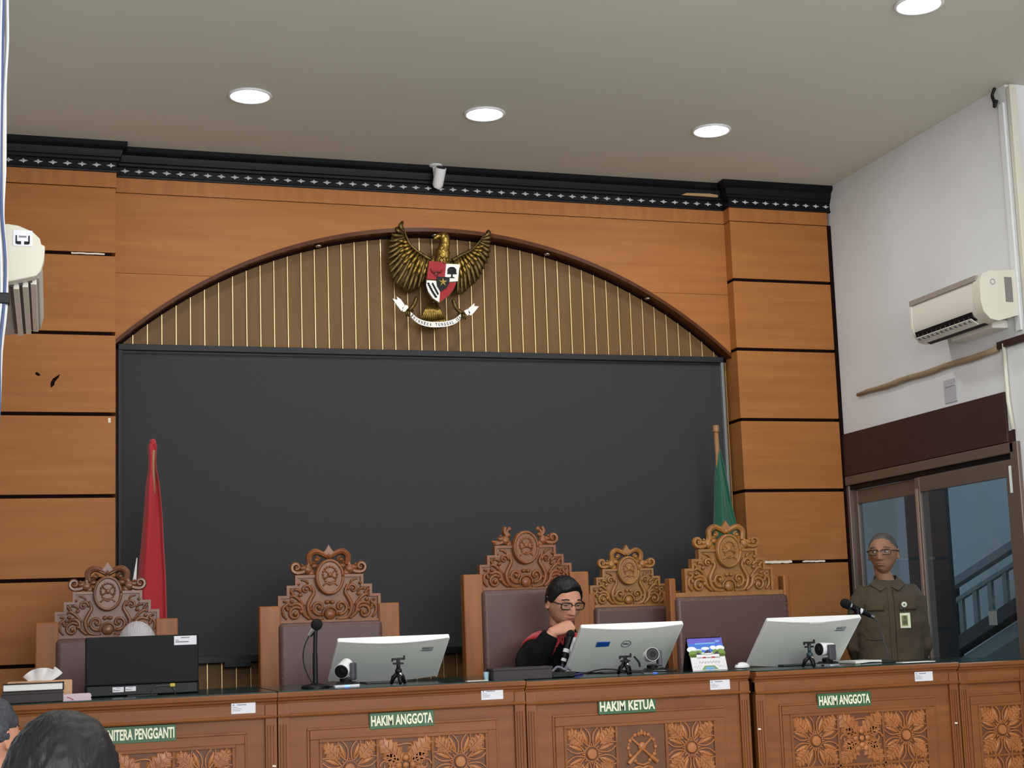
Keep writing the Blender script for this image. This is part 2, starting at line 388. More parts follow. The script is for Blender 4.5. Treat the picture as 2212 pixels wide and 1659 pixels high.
def studs(x0, x1, y, n):
    global first
    for i in range(n):
        x = x0+(x1-x0)*i/(n-1)
        d = dproto if first else dproto.copy()
        if not first: col.objects.link(d)
        first = False; d.location = (x, y, 3.849); d.rotation_euler = (0, random.uniform(-.06, .06), 0)
studs(-.63, .0, -.0085, 10); studs(.072, 3.41, .0715, 49); studs(3.475, 4.065, -.0085, 10)
q0 = at(1475, 410, Y=.05); q1 = at(1553, 412, Y=.05)
MB().prism([(q0.x-.01, 3.888), (q1.x-.01, 3.886), (q1.x-.01, 3.900), (q1.x-.06, 3.905), (q0.x+.02, 3.901)], .046, .056).build('bare_patch', PATCH, cornice)
# right wall with door opening
DY0, DY1, DZ = -.015, -1.62, 2.245
wr = struct(MB().box(XR, XR+.12, -1.75, DY1, 0, CEIL).box(XR, XR+.12, DY1, .2, 2.3, CEIL).build('wall_right', WALLW))
MB().box(XR+.002, XR+.10, DY1, .2, DZ-.01, 2.31).build('lintel', BROWNB, wr)
MB().box(XR-.012, XR+.02, -1.57, .0, DZ, 2.49).build('brown_beam', BROWNB, wr, bevel=.003)
# wall steps outward beyond the corner: upper recess with a dark ledge on the lower wall
MB().box(XR+.02, XR+.9, -1.76, -1.66, 2.72, CEIL).build('recess_side', WALLW, wr)
MB().box(XR+.001, XR+.12, -10, -1.75, 0, 2.70).build('lower_wall', WALLW, wr)
MB().box(XR-.02, XR+.6, -10, -1.55, 2.70, 2.735).build('dark_ledge', BROWNB, wr, bevel=.004)
MB().box(XR+.6, XR+.75, -10, -1.7, 2.7, CEIL).build('upper_wall', WALLW, wr)
tk = MB().box(XR-.002, XR+.036, -1.79, -1.76, 2.76, 3.95).build('cable_trunking', CREAM, wr, bevel=.003)
MB().box(XR-.012, XR, -1.74, -1.70, 2.76, 3.88).build('cable_trunking', WALLW, wr, bevel=.002)
MB().tube([(XR-.012, -1.60, 2.72), (XR-.012, -1.60, 2.44), (XR-.012, -1.62, 2.3)], .010, 8).build('conduit', CREAM, wr, smooth=True)
MB().tube(bez([(XR-.02, -1.70, 3.965), (XR-.03, -1.69, 3.93), (XR-.015, -1.68, 3.9), (XR-.03, -1.70, 3.87), (XR-.02, -1.71, 3.9)]), .008, 6).build('loose_wire', BLKP, wr, smooth=True)
MB().box(XR-.006, XR, -1.168, -1.06, 2.508, 2.628).box(XR-.01, XR-.005, -1.16, -1.068, 2.59, 2.6).build('switch_plate', mat('grey_plate', (178, 178, 184), .6), wr, bevel=.002)
# aluminium sliding door
door = struct(MB().box(XR-.02, XR+.06, DY1, DY0, 2.19, DZ-.004).box(XR-.02, XR+.06, DY1-.03, DY1+.03, PODZ, DZ-.004)
     .box(XR-.01, XR+.06, DY0-.02, DY0+.01, PODZ, 2.2).build('door_1', ALU, bevel=.004))
MB().box(XR+.0, XR+.05, DY1+.03, DY0-.02, 2.165, 2.188).build('door_track', BLKP, door)
def leaf(y0, y1, x, nm):
    f = MB().box(x-.016, x+.016, y0, y0+.045, PODZ+.02, 2.16).box(x-.016, x+.016, y1-.045, y1, PODZ+.02, 2.16)
    f.box(x-.015, x+.015, y0+.045, y1-.045, 2.08, 2.16).box(x-.015, x+.015, y0+.045, y1-.045, PODZ+.02, PODZ+.12)
    fo = f.build('sliding_leaf', ALU, door, bevel=.003)
    MB().box(x-.003, x+.003, y0+.04, y1-.04, PODZ+.1, 2.09).build('glass_pane', GLASS, fo)
leaf(-.76, -.03, XR+.035, 1); leaf(-1.585, -.735, XR+.0, 2)
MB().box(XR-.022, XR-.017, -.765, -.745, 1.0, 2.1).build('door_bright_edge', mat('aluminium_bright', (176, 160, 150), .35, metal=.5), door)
MB().box(XR-.02, XR-.0185, -1.385, -1.32, 1.377, 1.445).build('pull_plate', mat('pull_grey', (120, 128, 128), .5), door)
MB().box(XR-.019, XR-.0165, DY1+.02, DY1+.05, 2.0, 2.13).build('hanging_tag', WHITE, door)
# corridor behind the door
cw = struct(MB().box(6.6, 6.7, -4, 4.5, 0, CEIL).build('wall_corridor', CORW))
MB().box(6.585, 6.6, -4, .12, 0, CEIL).build('pilaster', CORG, cw)
MB().box(6.56, 6.6, .8, 1.4, 0, CEIL).build('pilaster', mat('corridor_blue', (70, 92, 118), .8), cw)
struct(MB().box(4.2, 8, 3.6, 3.7, 0, CEIL).build('wall_corridor_end', CORW))
MB().box(4.55, 4.75, -.02, .14, 0, CEIL).build('corridor_post', CORD, cw)
MB().box(5.9, 6.05, 1.9, 2.5, 0, 1.62).build('corridor_dark_cabinet', CORD, cw)
st = thing('staircase', 'pale metal stair railing climbing behind the right glass door leaf', 'staircase', (5.2, .5, 0))
A0 = at(2002, 1300, X=5.2); A1 = at(2200, 1172, X=5.2); B0 = at(2005, 1440, X=5.2); B1 = at(2200, 1312, X=5.2)
def ext(a, b, t): return a+(b-a)*t
def beam(p, q, h, x0, x1, nm, m):
    vs = [(x0, p.y, p.z-h/2), (x0, q.y, q.z-h/2), (x0, q.y, q.z+h/2), (x0, p.y, p.z+h/2)]
    vs += [(x1, v[1], v[2]) for v in vs]
    return MB().add(vs, [(0, 1, 2, 3), (7, 6, 5, 4), (0, 4, 5, 1), (1, 5, 6, 2), (2, 6, 7, 3), (3, 7, 4, 0)]).build(nm, m, st, world=True, bevel=.004)
beam(ext(A0, A1, -.9), ext(A0, A1, 1.8), .055, 5.17, 5.23, 'handrail', mat('handrail_dark', (96, 104, 110), .5))
beam(ext(A0, A1, -.9)-Vector((0, 0, .11)), ext(A0, A1, 1.8)-Vector((0, 0, .11)), .03, 5.185, 5.215, 'rail_lower', STAIRW)
beam(ext(B0, B1, -.8), ext(B0, B1, 1.8), .09, 5.15, 5.25, 'stringer', CORD)
beam(ext(B0, B1, -.8)-Vector((0, 0, .12)), ext(B0, B1, 1.8)-Vector((0, 0, .12)), .09, 5.2, 5.9, 'stair_flight', STAIRW)
for i in range(15):
    t = -.7+i*.155; a = ext(A0, A1, t); b = ext(B0, B1, t)
    MB().box(5.19, 5.21, a.y-.022, a.y+.022, b.z-(b.y-a.y)*(-.0), a.z-.1).build('baluster', STAIRW, st, world=True)
# left wall and its corner column
wl = struct(MB().box(XL-.12, XL, -3.45, .2, 0, CEIL).box(-1.7, -1.6, -10, -3.4, 0, CEIL).box(-1.6, XL, -3.5, -3.4, 0, CEIL).build('wall_left', WALLW))
MB().box(XL-.05, -.433, -3.62, -3.46, 0, CEIL).build('corner_column', WALLW, wl)
# ceiling lamps
for i, (x, y) in enumerate(LAMPS[:4]):
    names = {0: 'round recessed ceiling lamp, leftmost of the row near the black cornice', 1: 'round recessed ceiling lamp above the eagle emblem, middle of its row',
             2: 'round recessed ceiling lamp, rightmost of the row near the cornice', 3: 'round recessed ceiling lamp at the top right, nearest the viewer'}
    d = thing('ceiling_lamp', names[i], 'ceiling lamp', (x, y, CEIL), group='recessed ceiling lamps')
    MB().lathe([(.101, 0), (.103, -.004), (.098, -.009), (.09, -.009), (.088, 0)], 40).build('rim', WHITE, d, smooth=True)
    MB().lathe([(.0, -.006), (.089, -.006), (.089, -.002), (0, -.002)], 40).build('diffuser', DIFF, d)
# ================================================================ SCREEN
sc = thing('projection_screen', 'large dark grey screen board framed in black behind the judges', 'screen', (1.72, .15, 1.34))
SX0, SX1, SZ0, SZ1 = .04, 3.405, 1.335, 2.955
MB().box(SX0+.02, SX1-.02, .135, .16, SZ0+.03, SZ1-.035).build('screen_surface', SCREEN, sc, world=True)
MB().box(SX0, SX1, .112, .165, SZ1-.032, SZ1).build('top_rail', FRAMEB, sc, world=True, bevel=.003)
MB().box(SX0, SX0+.02, .112, .165, SZ0, SZ1-.032).build('side_rail', FRAMEB, sc, world=True, bevel=.002)
MB().box(SX1-.016, SX1, .112, .165, SZ0, SZ1-.032).build('side_rail', FRAMEG, sc, world=True, bevel=.002)
MB().box(SX0, SX1, .108, .165, SZ0-.006, SZ0+.032).build('bottom_rail', BLKP, sc, world=True, bevel=.003)
q = at(485, 1437, Y=.1)
MB().box(q.x, q.x+.135, .105, .16, SZ0-.03, SZ0).build('cable_box', BLKP, sc, world=True, bevel=.003)
MB().box(SX0+.02, SX1-.02, .128, .15, SZ1-.045, SZ1-.033).build('rail_shade_strip', BLKP, sc, world=True)  # black strip painted as the shadow line below the top rail
# ================================================================ EMBLEM
EC = at(948.5, 603.4, Y=.08)
em = thing('eagle_emblem', 'gold eagle emblem with shield and white motto ribbon under the arch', 'emblem', EC)
S = .000439
def e(zx, zy, y=0):
    dx, dy = (zx-880), (zy-850)
    return Vector(((dx-.035*dy)*S*1.02, y, -(dy-.035*dx)*S*1.02))
def wing(sgn):
    # sgn -1: picture-left wing
    if sgn < 0:
        bone = bez([e(775, 620), e(640, 540), e(520, 440), e(470, 350), e(440, 270)], 8)
        tips = bez([e(425, 128), e(300, 250), e(245, 400), e(228, 520), e(240, 640), (e(262, 780)), e(320, 890), e(440, 995), e(540, 995), e(640, 950), e(700, 800)], 8)
    else:
        bone = bez([e(1040, 625), e(1150, 560), e(1280, 490), e(1370, 400), e(1420, 330)], 8)
        tips = bez([e(1497, 222), e(1530, 330), e(1530, 450), e(1520, 560), e(1470, 680), e(1420, 790), e(1360, 880), e(1260, 960), e(1180, 1030), e(1090, 1020), e(1040, 900)], 8)
    m = MB(); n = 17
    for i in range(n):
        t = i/(n-1); b = bone[min(int((1-t)*(len(bone)-1)), len(bone)-1)]; tp = tips[int(t*(len(tips)-1))]
        mid = (b+tp)/2+Vector((sgn*.018*(1-t), -.012, -.018*math.sin(PI*t)))
        pts = bez([b+Vector((0, .0, 0)), mid, tp+Vector((0, .012*0-.002, 0))], 6)
        k = len(pts); m.tube([p+Vector((0, -.004*math.sin(i*2.4)+.002*(i % 2), 0)) for p in pts], [.007+.006*math.sin(PI*min(j/(k-1)*.95+.1, 1))-(.006 if j == k-1 else 0) for j in range(k)], 6, flat=.6)
    # backing so the feathers read as a solid wing
    poly = [(p.x, p.z) for p in bone[::2]]+[(p.x*.97, p.z) for p in tips[1:-1:2]]
    m.prism(poly, .0, .010)
    o = m.build('wing', GOLDD, em, smooth=True)
    c = MB()
    for r_ in range(2):
        for i in range(9):
            t = .12+i/9*.8; b = bone[int(t*.75*(len(bone)-1))]; tt = tips[int((1-t)*(len(tips)-1))]
            f0, f1 = .02+.22*r_, .42+.18*r_
            p0 = b.lerp(tt, f0); p1 = b.lerp(tt, f1)
            c.tube([p0+Vector((0, -.014, 0)), p0.lerp(p1, .5)+Vector((0, -.022, -.004)), p1+Vector((0, -.012, -.004))], [.006, .011, .003], 6, flat=.6)
    c.build('covert_feathers', GOLD, o, smooth=True)
    b = MB(); b.tube([p+Vector((0, -.012, .002)) for p in bone], [.011-.007*i/len(bone) for i in range(len(bone))], 8); b.build('leading_edge', GOLDD, o, smooth=True)
wing(-1); wing(1)
# neck, head and body
m = MB()
m.tube(bez([e(900, 720, -.0), e(905, 600, -.02), e(915, 500, -.03), e(930, 420, -.035), e(925, 350, -.04)], 6), [.045]*6+[.040]*6+[.032]*6+[.028]*6+[.028], 12)
m.ell(e(905, 345, -.04), (.034, .03, .024), 14, 10)
m.tube([e(880, 335, -.05), e(820, 350, -.058), e(790, 375, -.058), e(783, 400, -.056)], [.018, .013, .008, .002], 8)
m.ell(e(880, 800, .0), (.085, .03, .12), 16, 12)
bo = m.build('body', GOLD, em, smooth=True)
fe = MB(); rnd = random.Random(3)
for i in range(46):
    t = rnd.random(); zy = 400+t*250; zx = 905+rnd.uniform(-42, 42)*(.7+t*.5)
    p = e(zx, zy, -.045-.012*(1-abs(zx-905)/60)); fe.tube([p, p+Vector((0, -.008, -.008)), p+Vector((0, -.002, -.022))], [.004, .007, .002], 5)
fe.build('neck_feathers', GOLD, bo, smooth=True)
MB().ell(e(868, 338, -.068), (.004, .004, .004), 8, 6).build('eye', SBLACK, bo)
# tail
m = MB()
for i in range(11):
    t = i/10; x = 650+t*290; m.tube([e(760+t*80, 1150, 0), e(700+t*190, 1260, -.015), e(x, 1370-30*abs(t-.5), -.012)], [.008, .011, .006], 6, flat=.6)
for i in range(13):
    t = i/12; m.tube([e(720+t*150, 1300, 0), e(600+t*410, 1480-60*abs(t-.5)*2+8*(i % 2), -.0)], [.01, .005], 5)
m.build('tail', GOLD, em, smooth=True)
# legs and claws on the ribbon
for s_ in (0, 1):
    pts = [e(600, 1080, -.01), e(555, 1180, -.02), e(495, 1250, -.03)] if s_ == 0 else [e(1050, 1110, -.01), e(1080, 1210, -.02), e(1150, 1290, -.03)]
    m = MB(); m.tube(bez(pts, 5), .011, 8)
    for j in range(4):
        p = pts[-1]+Vector(((j-1.5)*.012, 0, 0)); m.tube([p, p+Vector((0, -.012, -.016)), p+Vector((0, -.006, -.036))], [.008, .007, .002], 6)
    m.build('leg', GOLDD, em, smooth=True)
# shield
YS = -.062
def sh(pts, y0, y1, nm, mt, par): return MB().prism([(e(a, b).x, e(a, b).z) for a, b in pts], y0, y1).build(nm, mt, par)
out = [(722, 652), (920, 668), (1108, 690), (1085, 830), (1062, 930), (1030, 1010), (970, 1085), (850, 1175), (770, 1120), (715, 1040), (688, 960), (692, 880)]
sd = sh(out, YS+.01, YS+.03, 'shield', GOLDD, em)
sh([(722, 655), (925, 672), (918, 850), (830, 850), (815, 888), (694, 876)], YS, YS+.01, 'quarter_red', SRED, sd)
sh([(932, 690), (1103, 697), (1078, 905), (975, 912), (975, 860), (918, 850)], YS, YS+.01, 'quarter_white', SWHITE, sd)
sh([(694, 895), (815, 900), (820, 960), (858, 1035), (850, 1165), (770, 1112), (715, 1035), (688, 950)], YS, YS+.01, 'quarter_white', SWHITE, sd)
sh([(965, 925), (1062, 920), (1028, 1005), (965, 1085), (850, 1165), (860, 1035), (930, 990)], YS, YS+.01, 'quarter_red', SRED, sd)
sh([(815, 850), (975, 860), (970, 930), (935, 990), (865, 1035), (820, 970), (810, 900)], YS-.006, YS+.01, 'centre_shield', SBLACK, sd)
star = [(890+(58 if i % 2 == 0 else 18)*math.sin(PI*i/5), 920-(58 if i % 2 == 0 else 18)*math.cos(PI*i/5)) for i in range(10)]
sh(star, YS-.010, YS-.006, 'star', GOLD, sd)
# banyan tree
tr_ = MB()
for i in range(14):
    a_ = i/14*2*PI; tr_.ell(e(1003+38*math.cos(a_), 775+28*math.sin(a_), YS-.002), (.009, .004, .009), 8, 6)
tr_.ell(e(1003, 770, YS-.003), (.02, .005, .015), 10, 6)
tr_.prism([(e(a, b).x, e(a, b).z) for a, b in [(995, 800), (1012, 800), (1014, 850), (1045, 868), (965, 866), (993, 850)]], YS-.003, YS)
tr_.prism([(e(a, b).x, e(a, b).z) for a, b in [(942, 800), (1068, 800), (1060, 820), (950, 818)]], YS-.003, YS)
tr_.build('tree', SBLACK, sd)
# bull head
bh = MB(); bh.tube(bez([e(740, 755, YS-.002), e(765, 795, YS-.006), e(820, 790, YS-.006), e(865, 795, YS-.006), e(882, 765, YS-.002)], 4), [.003]*4+[.005]*9+[.003]*4, 6)
bh.ell(e(808, 810, YS-.002), (.013, .005, .016), 10, 8); bh.build('bull_head', mat('dark_red_relief', (104, 24, 26), .45), sd, smooth=True)
# rice and cotton, chain
c_ = MB()
for i in range(10):
    t = i/9; p = e(712+t*95, 935+t*165+10*math.sin(PI*t), YS-.003); c_.ell(p, (.007, .003, .005), 8, 6, )
for i in range(8):
    t = i/7; p = e(765+t*65, 940+t*120, YS-.003); c_.ell(p, (.005, .003, .007), 8, 6)
c_.build('rice_and_cotton', SBLACK, sd)
# ribbon
rb = MB(); ctr = bez([e(505, 1305), e(600, 1385), e(720, 1425), e(840, 1432), e(960, 1422), e(1060, 1388), e(1125, 1335)], 8)
H_ = .0145
rb.prism([(p.x, p.z+H_) for p in ctr]+[(p.x, p.z-H_) for p in ctr[::-1]], -.048, -.042)
ro = rb.build('ribbon', SWHITE, em)
for pts in ([(285, 1110), (345, 1128), (335, 1085), (385, 1120), (435, 1190), (395, 1265), (330, 1180)], [(405, 1225), (450, 1185), (480, 1215), (440, 1270), (412, 1270)],
            [(1170, 1262), (1215, 1240), (1245, 1290), (1215, 1325), (1190, 1300)], [(1222, 1235), (1300, 1168), (1298, 1205), (1355, 1210), (1290, 1290), (1245, 1325), (1228, 1290)]):
    sh(pts, -.046, -.038, 'ribbon_end', SWHITE, ro)
word = 'BHINNEKA TUNGGAL IKA'; L_ = len(word)
for i, ch in enumerate(word):
    if ch == ' ': continue
    t = .035+.93*i/(L_-1); k = t*(len(ctr)-1); i0 = int(k); p = ctr[i0].lerp(ctr[min(i0+1, len(ctr)-1)], k-i0)
    tg = ctr[min(i0+2, len(ctr)-1)]-ctr[max(i0-1, 0)]; ang = math.atan2(tg.z, tg.x)
    text(ro, ch, .0086 if ch != 'I' else .0026, .0175, T((p.x, -.0485, p.z)) @ RY(-ang), SBLACK, .001, 'letter', .025)
# ================================================================ CCTV, AC units, rod, cables
cp = at(945, 356, Y=-.02); cc = thing('security_camera', 'small white security camera hanging at the black cornice', 'camera', (cp.x, .02, CEIL))
MB().lathe([(.036, 0), (.036, -.007), (.03, -.011), (.018, -.014), (.014, -.05), (.016, -.058)], 24).build('mount', WHITE, cc, smooth='angle')
Mc = T((.008, -.03, -.085)) @ RZ(.12) @ RX(-1.0)
b = MB(); b.tube([(0, .05, 0), (0, .035, 0), (0, -.055, 0), (0, -.062, 0)], [.02, .029, .031, .031], 16, Mc); b.build('housing', WHITE, cc, smooth='angle')
MB().tube([(0, -.060, 0), (0, -.066, 0)], [.026, .024], 16, Mc).build('lens', BLKP, cc)
MB().tube([(-0, 0, -.012), (.034, .01, -.02), (.042, .012, -.05), (.03, 0, -.08)], .003, 6).build('cable', GREYP, cc, smooth=True)
# AC right
def ac_body(root, mirror=1, L=.62, endm=CREAM):
    # profile in (d from wall, z) extruded along y 0..L ; near end at y=0
    pf = [(0, -.0), (.03, -.012), (.10, -.035), (.155, -.03), (.19, .0), (.212, .06), (.216, .17), (.205, .19), (.17, .197), (0, .2)]
    prof = [(d*mirror, z) for d, z in pf]
    return prof
ac = thing('air_conditioner', 'white air conditioner high on the right wall above the wooden rod', 'air conditioner', (XR, -1.73, 2.835))
pf = [(0, 0), (-.03, -.006), (-.12, -.03), (-.165, -.022), (-.198, .012), (-.21, .06), (-.207, .16), (-.19, .19), (-.15, .205), (0, .215)]
MB().prism(pf, .055, .64, 'yx').build('body', ACW, ac, bevel=.004) if False else None
def ext_y(pf, a, b, mb=None, M=None): return (mb or MB()).prism(pf, a, b, 'xz', M)
ext_y(pf, .055, .60).build('body', ACW, ac, smooth='angle')
ext_y([(x*1.02, z*1.02-.001) for x, z in pf], 0, .055).build('end_cap', CREAM, ac, smooth='angle')
ext_y([(x*1.015, z*1.015-.001) for x, z in pf], .60, .615).build('end_cap', ACW, ac, smooth='angle')
MB().box(-.2145, -.2, .03, .61, .165, .19).build('intake_line', mat('intake_grey', (150, 140, 132), .6), ac)
MB().add([(-.2, .09, .0), (-.2, .585, .0), (-.12, .585, -.033), (-.12, .09, -.033), (-.206, .09, .025), (-.206, .585, .025)], [(0, 1, 2, 3), (0, 4, 5, 1)]).build('vent_slot', BLKP, ac, solid=.004)
MB().add([(-.206, .1, -.006), (-.206, .575, -.006), (-.165, .575, -.03), (-.165, .1, -.03)], [(0, 1, 2, 3)]).build('louver', ACW, ac, solid=.004)
for i in range(12): MB().box(-.205, -.17, .12+i*.04, .123+i*.04, -.02, .01).build('vane', GREYP, ac)
MB().box(-.075, -.035, -.0025, .0, .06, .18).build('rating_label', mat('label_grey', (120, 118, 116), .6), ac)
MB().lathe([(.014, 0), (.014, .002), (.011, .002), (.011, 0)], 20, T((-.14, .001, .155)) @ RX(PI/2)).build('round_mark', mat('label_grey', (120, 118, 116), .6), ac)
MB().box(-.09, 0, .1, .45, -.045, -.005).build('pipe_cover', ACW, ac, bevel=.004)
rd = thing('wall_rod', 'rough brown wooden rod fixed on the white wall under the air conditioner', 'rod', (XR, -.18, 2.69))
q0, q1 = at(1853, 853, X=XR-.012), at(2155, 755, X=XR-.012)
MB().tube([q0.lerp(q1, i/12)+Vector((0, 0, .003*math.sin(i*1.7))) for i in range(13)], [.010+.006*min(i, 3)/3+.001*math.sin(i*2.1) for i in range(13)], 10).build('rod', RODW, rd, smooth=True, world=True)
# AC left: seen end on, its label on the end panel
al = thing('air_conditioner', 'cream air conditioner seen end-on at the left edge beside hanging cables', 'air conditioner', (-.6, -3.3, 2.36))
p_ = lambda x, y: (at(x, y, Y=-3.3).x+.6, at(x, y, Y=-3.3).z-2.36)
bodyp = [p_(-40, 488), p_(15, 483), p_(40, 487), p_(70, 500), p_(86, 515), p_(89, 528), p_(97, 531), p_(95, 560), p_(88, 585), p_(78, 596), p_(20, 608), p_(-40, 612)]
MB().prism(bodyp, .0, .05).build('end_cap', CREAM, al, smooth='angle', bevel=.003)
low = [p_(-40, 600), p_(84, 590), p_(76, 640), p_(63, 672), p_(40, 690), p_(0, 700), p_(-40, 705)]
MB().box(-.18, .02, .1, .7, .02, .26).build('mounting_plate', ACW, al)
MB().prism([p_(-40, 500), p_(15, 492), p_(84, 512), p_(92, 560), p_(84, 592), p_(20, 605), p_(-40, 608)], .05, .78).build('body', mat('ac_body_shaded', (176, 170, 162), .5), al, smooth='angle')  # body colour greyed to put in the shade of the underside
for i, (a, b) in enumerate(((34, 606), (54, 602), (72, 596))):
    s0 = p_(a, b)
    MB().box(s0[0]-.008, s0[0]+.008, .055, .74, s0[1]-.012, s0[1]+.006).build('louver', ACW, al, bevel=.002)
for a, b in ((24, 607), (44, 604), (64, 599)):
    s0 = p_(a, b)
    MB().box(s0[0]-.006, s0[0]+.006, .055, .74, s0[1]-.003, s0[1]+.004).build('vent_slot', GREYP, al)
q = p_(49, 515)
MB().box(q[0]-.026, q[0]+.026, -.002, .0, q[1]-.023, q[1]+.023).build('label', STICK, al, bevel=.002)
for s_ in (-1, 1):
    MB().box(q[0]+s_*.017-.002, q[0]+s_*.017+.002, -.003, -.0015, q[1]-.016, q[1]+.008).box(q[0]+s_*.010-.006, q[0]+s_*.010+.006, -.003, -.0015, q[1]-.018, q[1]-.009).build('printed_hand', SBLACK, al)
MB().box(q[0]-.01, q[0]+.01, -.003, -.0015, q[1]+.002, q[1]+.007).build('printed_line', INK, al)
cb = thing('cable_bundle', 'bundle of white and blue cables hanging at the left edge', 'cables', (-.42, -3.5, 1.9))
rnd = random.Random(5)
for i in range(7):
    x_ = -.428+i*.005; m_ = (CABW, CABB, CABW, CREAM, CABW, CABB, CABW)[i]
    zb = 1.98 if i > 1 else 1.9
    pts = [Vector((x_+.010*math.sin(z*2.1+i)*.5+rnd.uniform(-.002, .002)+(.012*max(0, 1-abs(z-3.95)/.3))+(.008 if abs(z-2.4) < .12 else 0)-max(0, 2.3-z)*.03, -3.49-.006*(i % 3), z)) for z in [3.96-(3.96-zb)*k/16 for k in range(17)]]
    MB().tube(bez(pts, 3), .0042 if m_ is not CREAM else .009, 6).build('cable', m_, cb, smooth=True, world=True)
MB().box(-.43, -.385, -3.51, -3.475, 2.355, 2.385).build('cable_clamp', BLKP, cb, world=True, bevel=.003)
MB().box(-.425, -.38, -3.505, -3.48, 3.93, 3.963).build('cable_clamp', BLKP, cb, world=True, bevel=.003)
# ================================================================ FLAGS
def flag(name, label, base, top, pts, m, polem, white=False):
    f = thing(name, label, 'flag', base)
    MB().lathe([(.17, 0), (.17, .02), (.05, .05), (.025, .07), (.02, .12)], 28).build('stand', BLACK, f, smooth='angle')
    MB().tube([Vector((0, 0, .1)), Vector(top)-Vector(base)], .013, 10).build('pole', polem, f, smooth=True)
    def fn(u, v):  # u down the drape, v around
        k = u*(len(pts)-1); i = min(int(k), len(pts)-2); t = k-i
        c0, c1, zz = [pts[i][j]+(pts[i+1][j]-pts[i][j])*t for j in range(3)]
        a = 2*PI*v; hw = (c1-c0)/2; cx = (c0+c1)/2
        fold = 1+.10*math.sin(5*a+u*2)*min(1, u*2)
        return Vector((cx+hw*math.cos(a)*(1+.03*math.sin(6*a)), base[1]+hw*.62*math.sin(a)*fold-.02*math.cos(3*a)*min(1, u*3), zz))
    g = MB().grid(fn, 30, 49).build('cloth', m, f, smooth=True, world=True, solid=.003)
    return f
rf = flag('red_flag', 'furled red and white flag on a stand before the screen, left end', (.19, -.2, PODZ), (.19, -.2, 2.37),
     [(.178, .202, 2.41), (.168, .208, 2.39), (.172, .203, 2.33), (.170, .205, 2.28), (.158, .22, 2.2), (.148, .232, 2.05), (.135, .238, 1.9), (.118, .247, 1.75), (.10, .252, 1.5), (.095, .258, 1.2), (.1, .25, .8)], RED, POLEW)
MB().ell((0, 0, 2.155), (.016, .016, .022), 12, 8).build('wrapped_tip', RED, rf, smooth=True)
q0, q1 = at(296, 1205, Y=-.21), at(290, 1258, Y=-.21)
MB().tube([q0, q1, q1+Vector((-.004, 0, -.25))], [.002, .010, .012], 8).build('white_fold', WCLOTH, rf, smooth=True, world=True)
gf = flag('green_flag', 'green flag on a wooden pole at the right end of the screen', (3.26, -.1, PODZ), (3.236, -.1, 2.5),
     [(3.236, 3.248, 2.42), (3.232, 3.258, 2.36), (3.222, 3.275, 2.25), (3.212, 3.295, 2.1), (3.198, 3.325, 1.95), (3.185, 3.34, 1.8), (3.18, 3.35, 1.2), (3.19, 3.34, .8)], GREEN, POLEW)
MB().tube([(-.024, 0, 2.24), (-.024, 0, 2.275)], .018, 12).build('pole_cap', POLEW, gf)
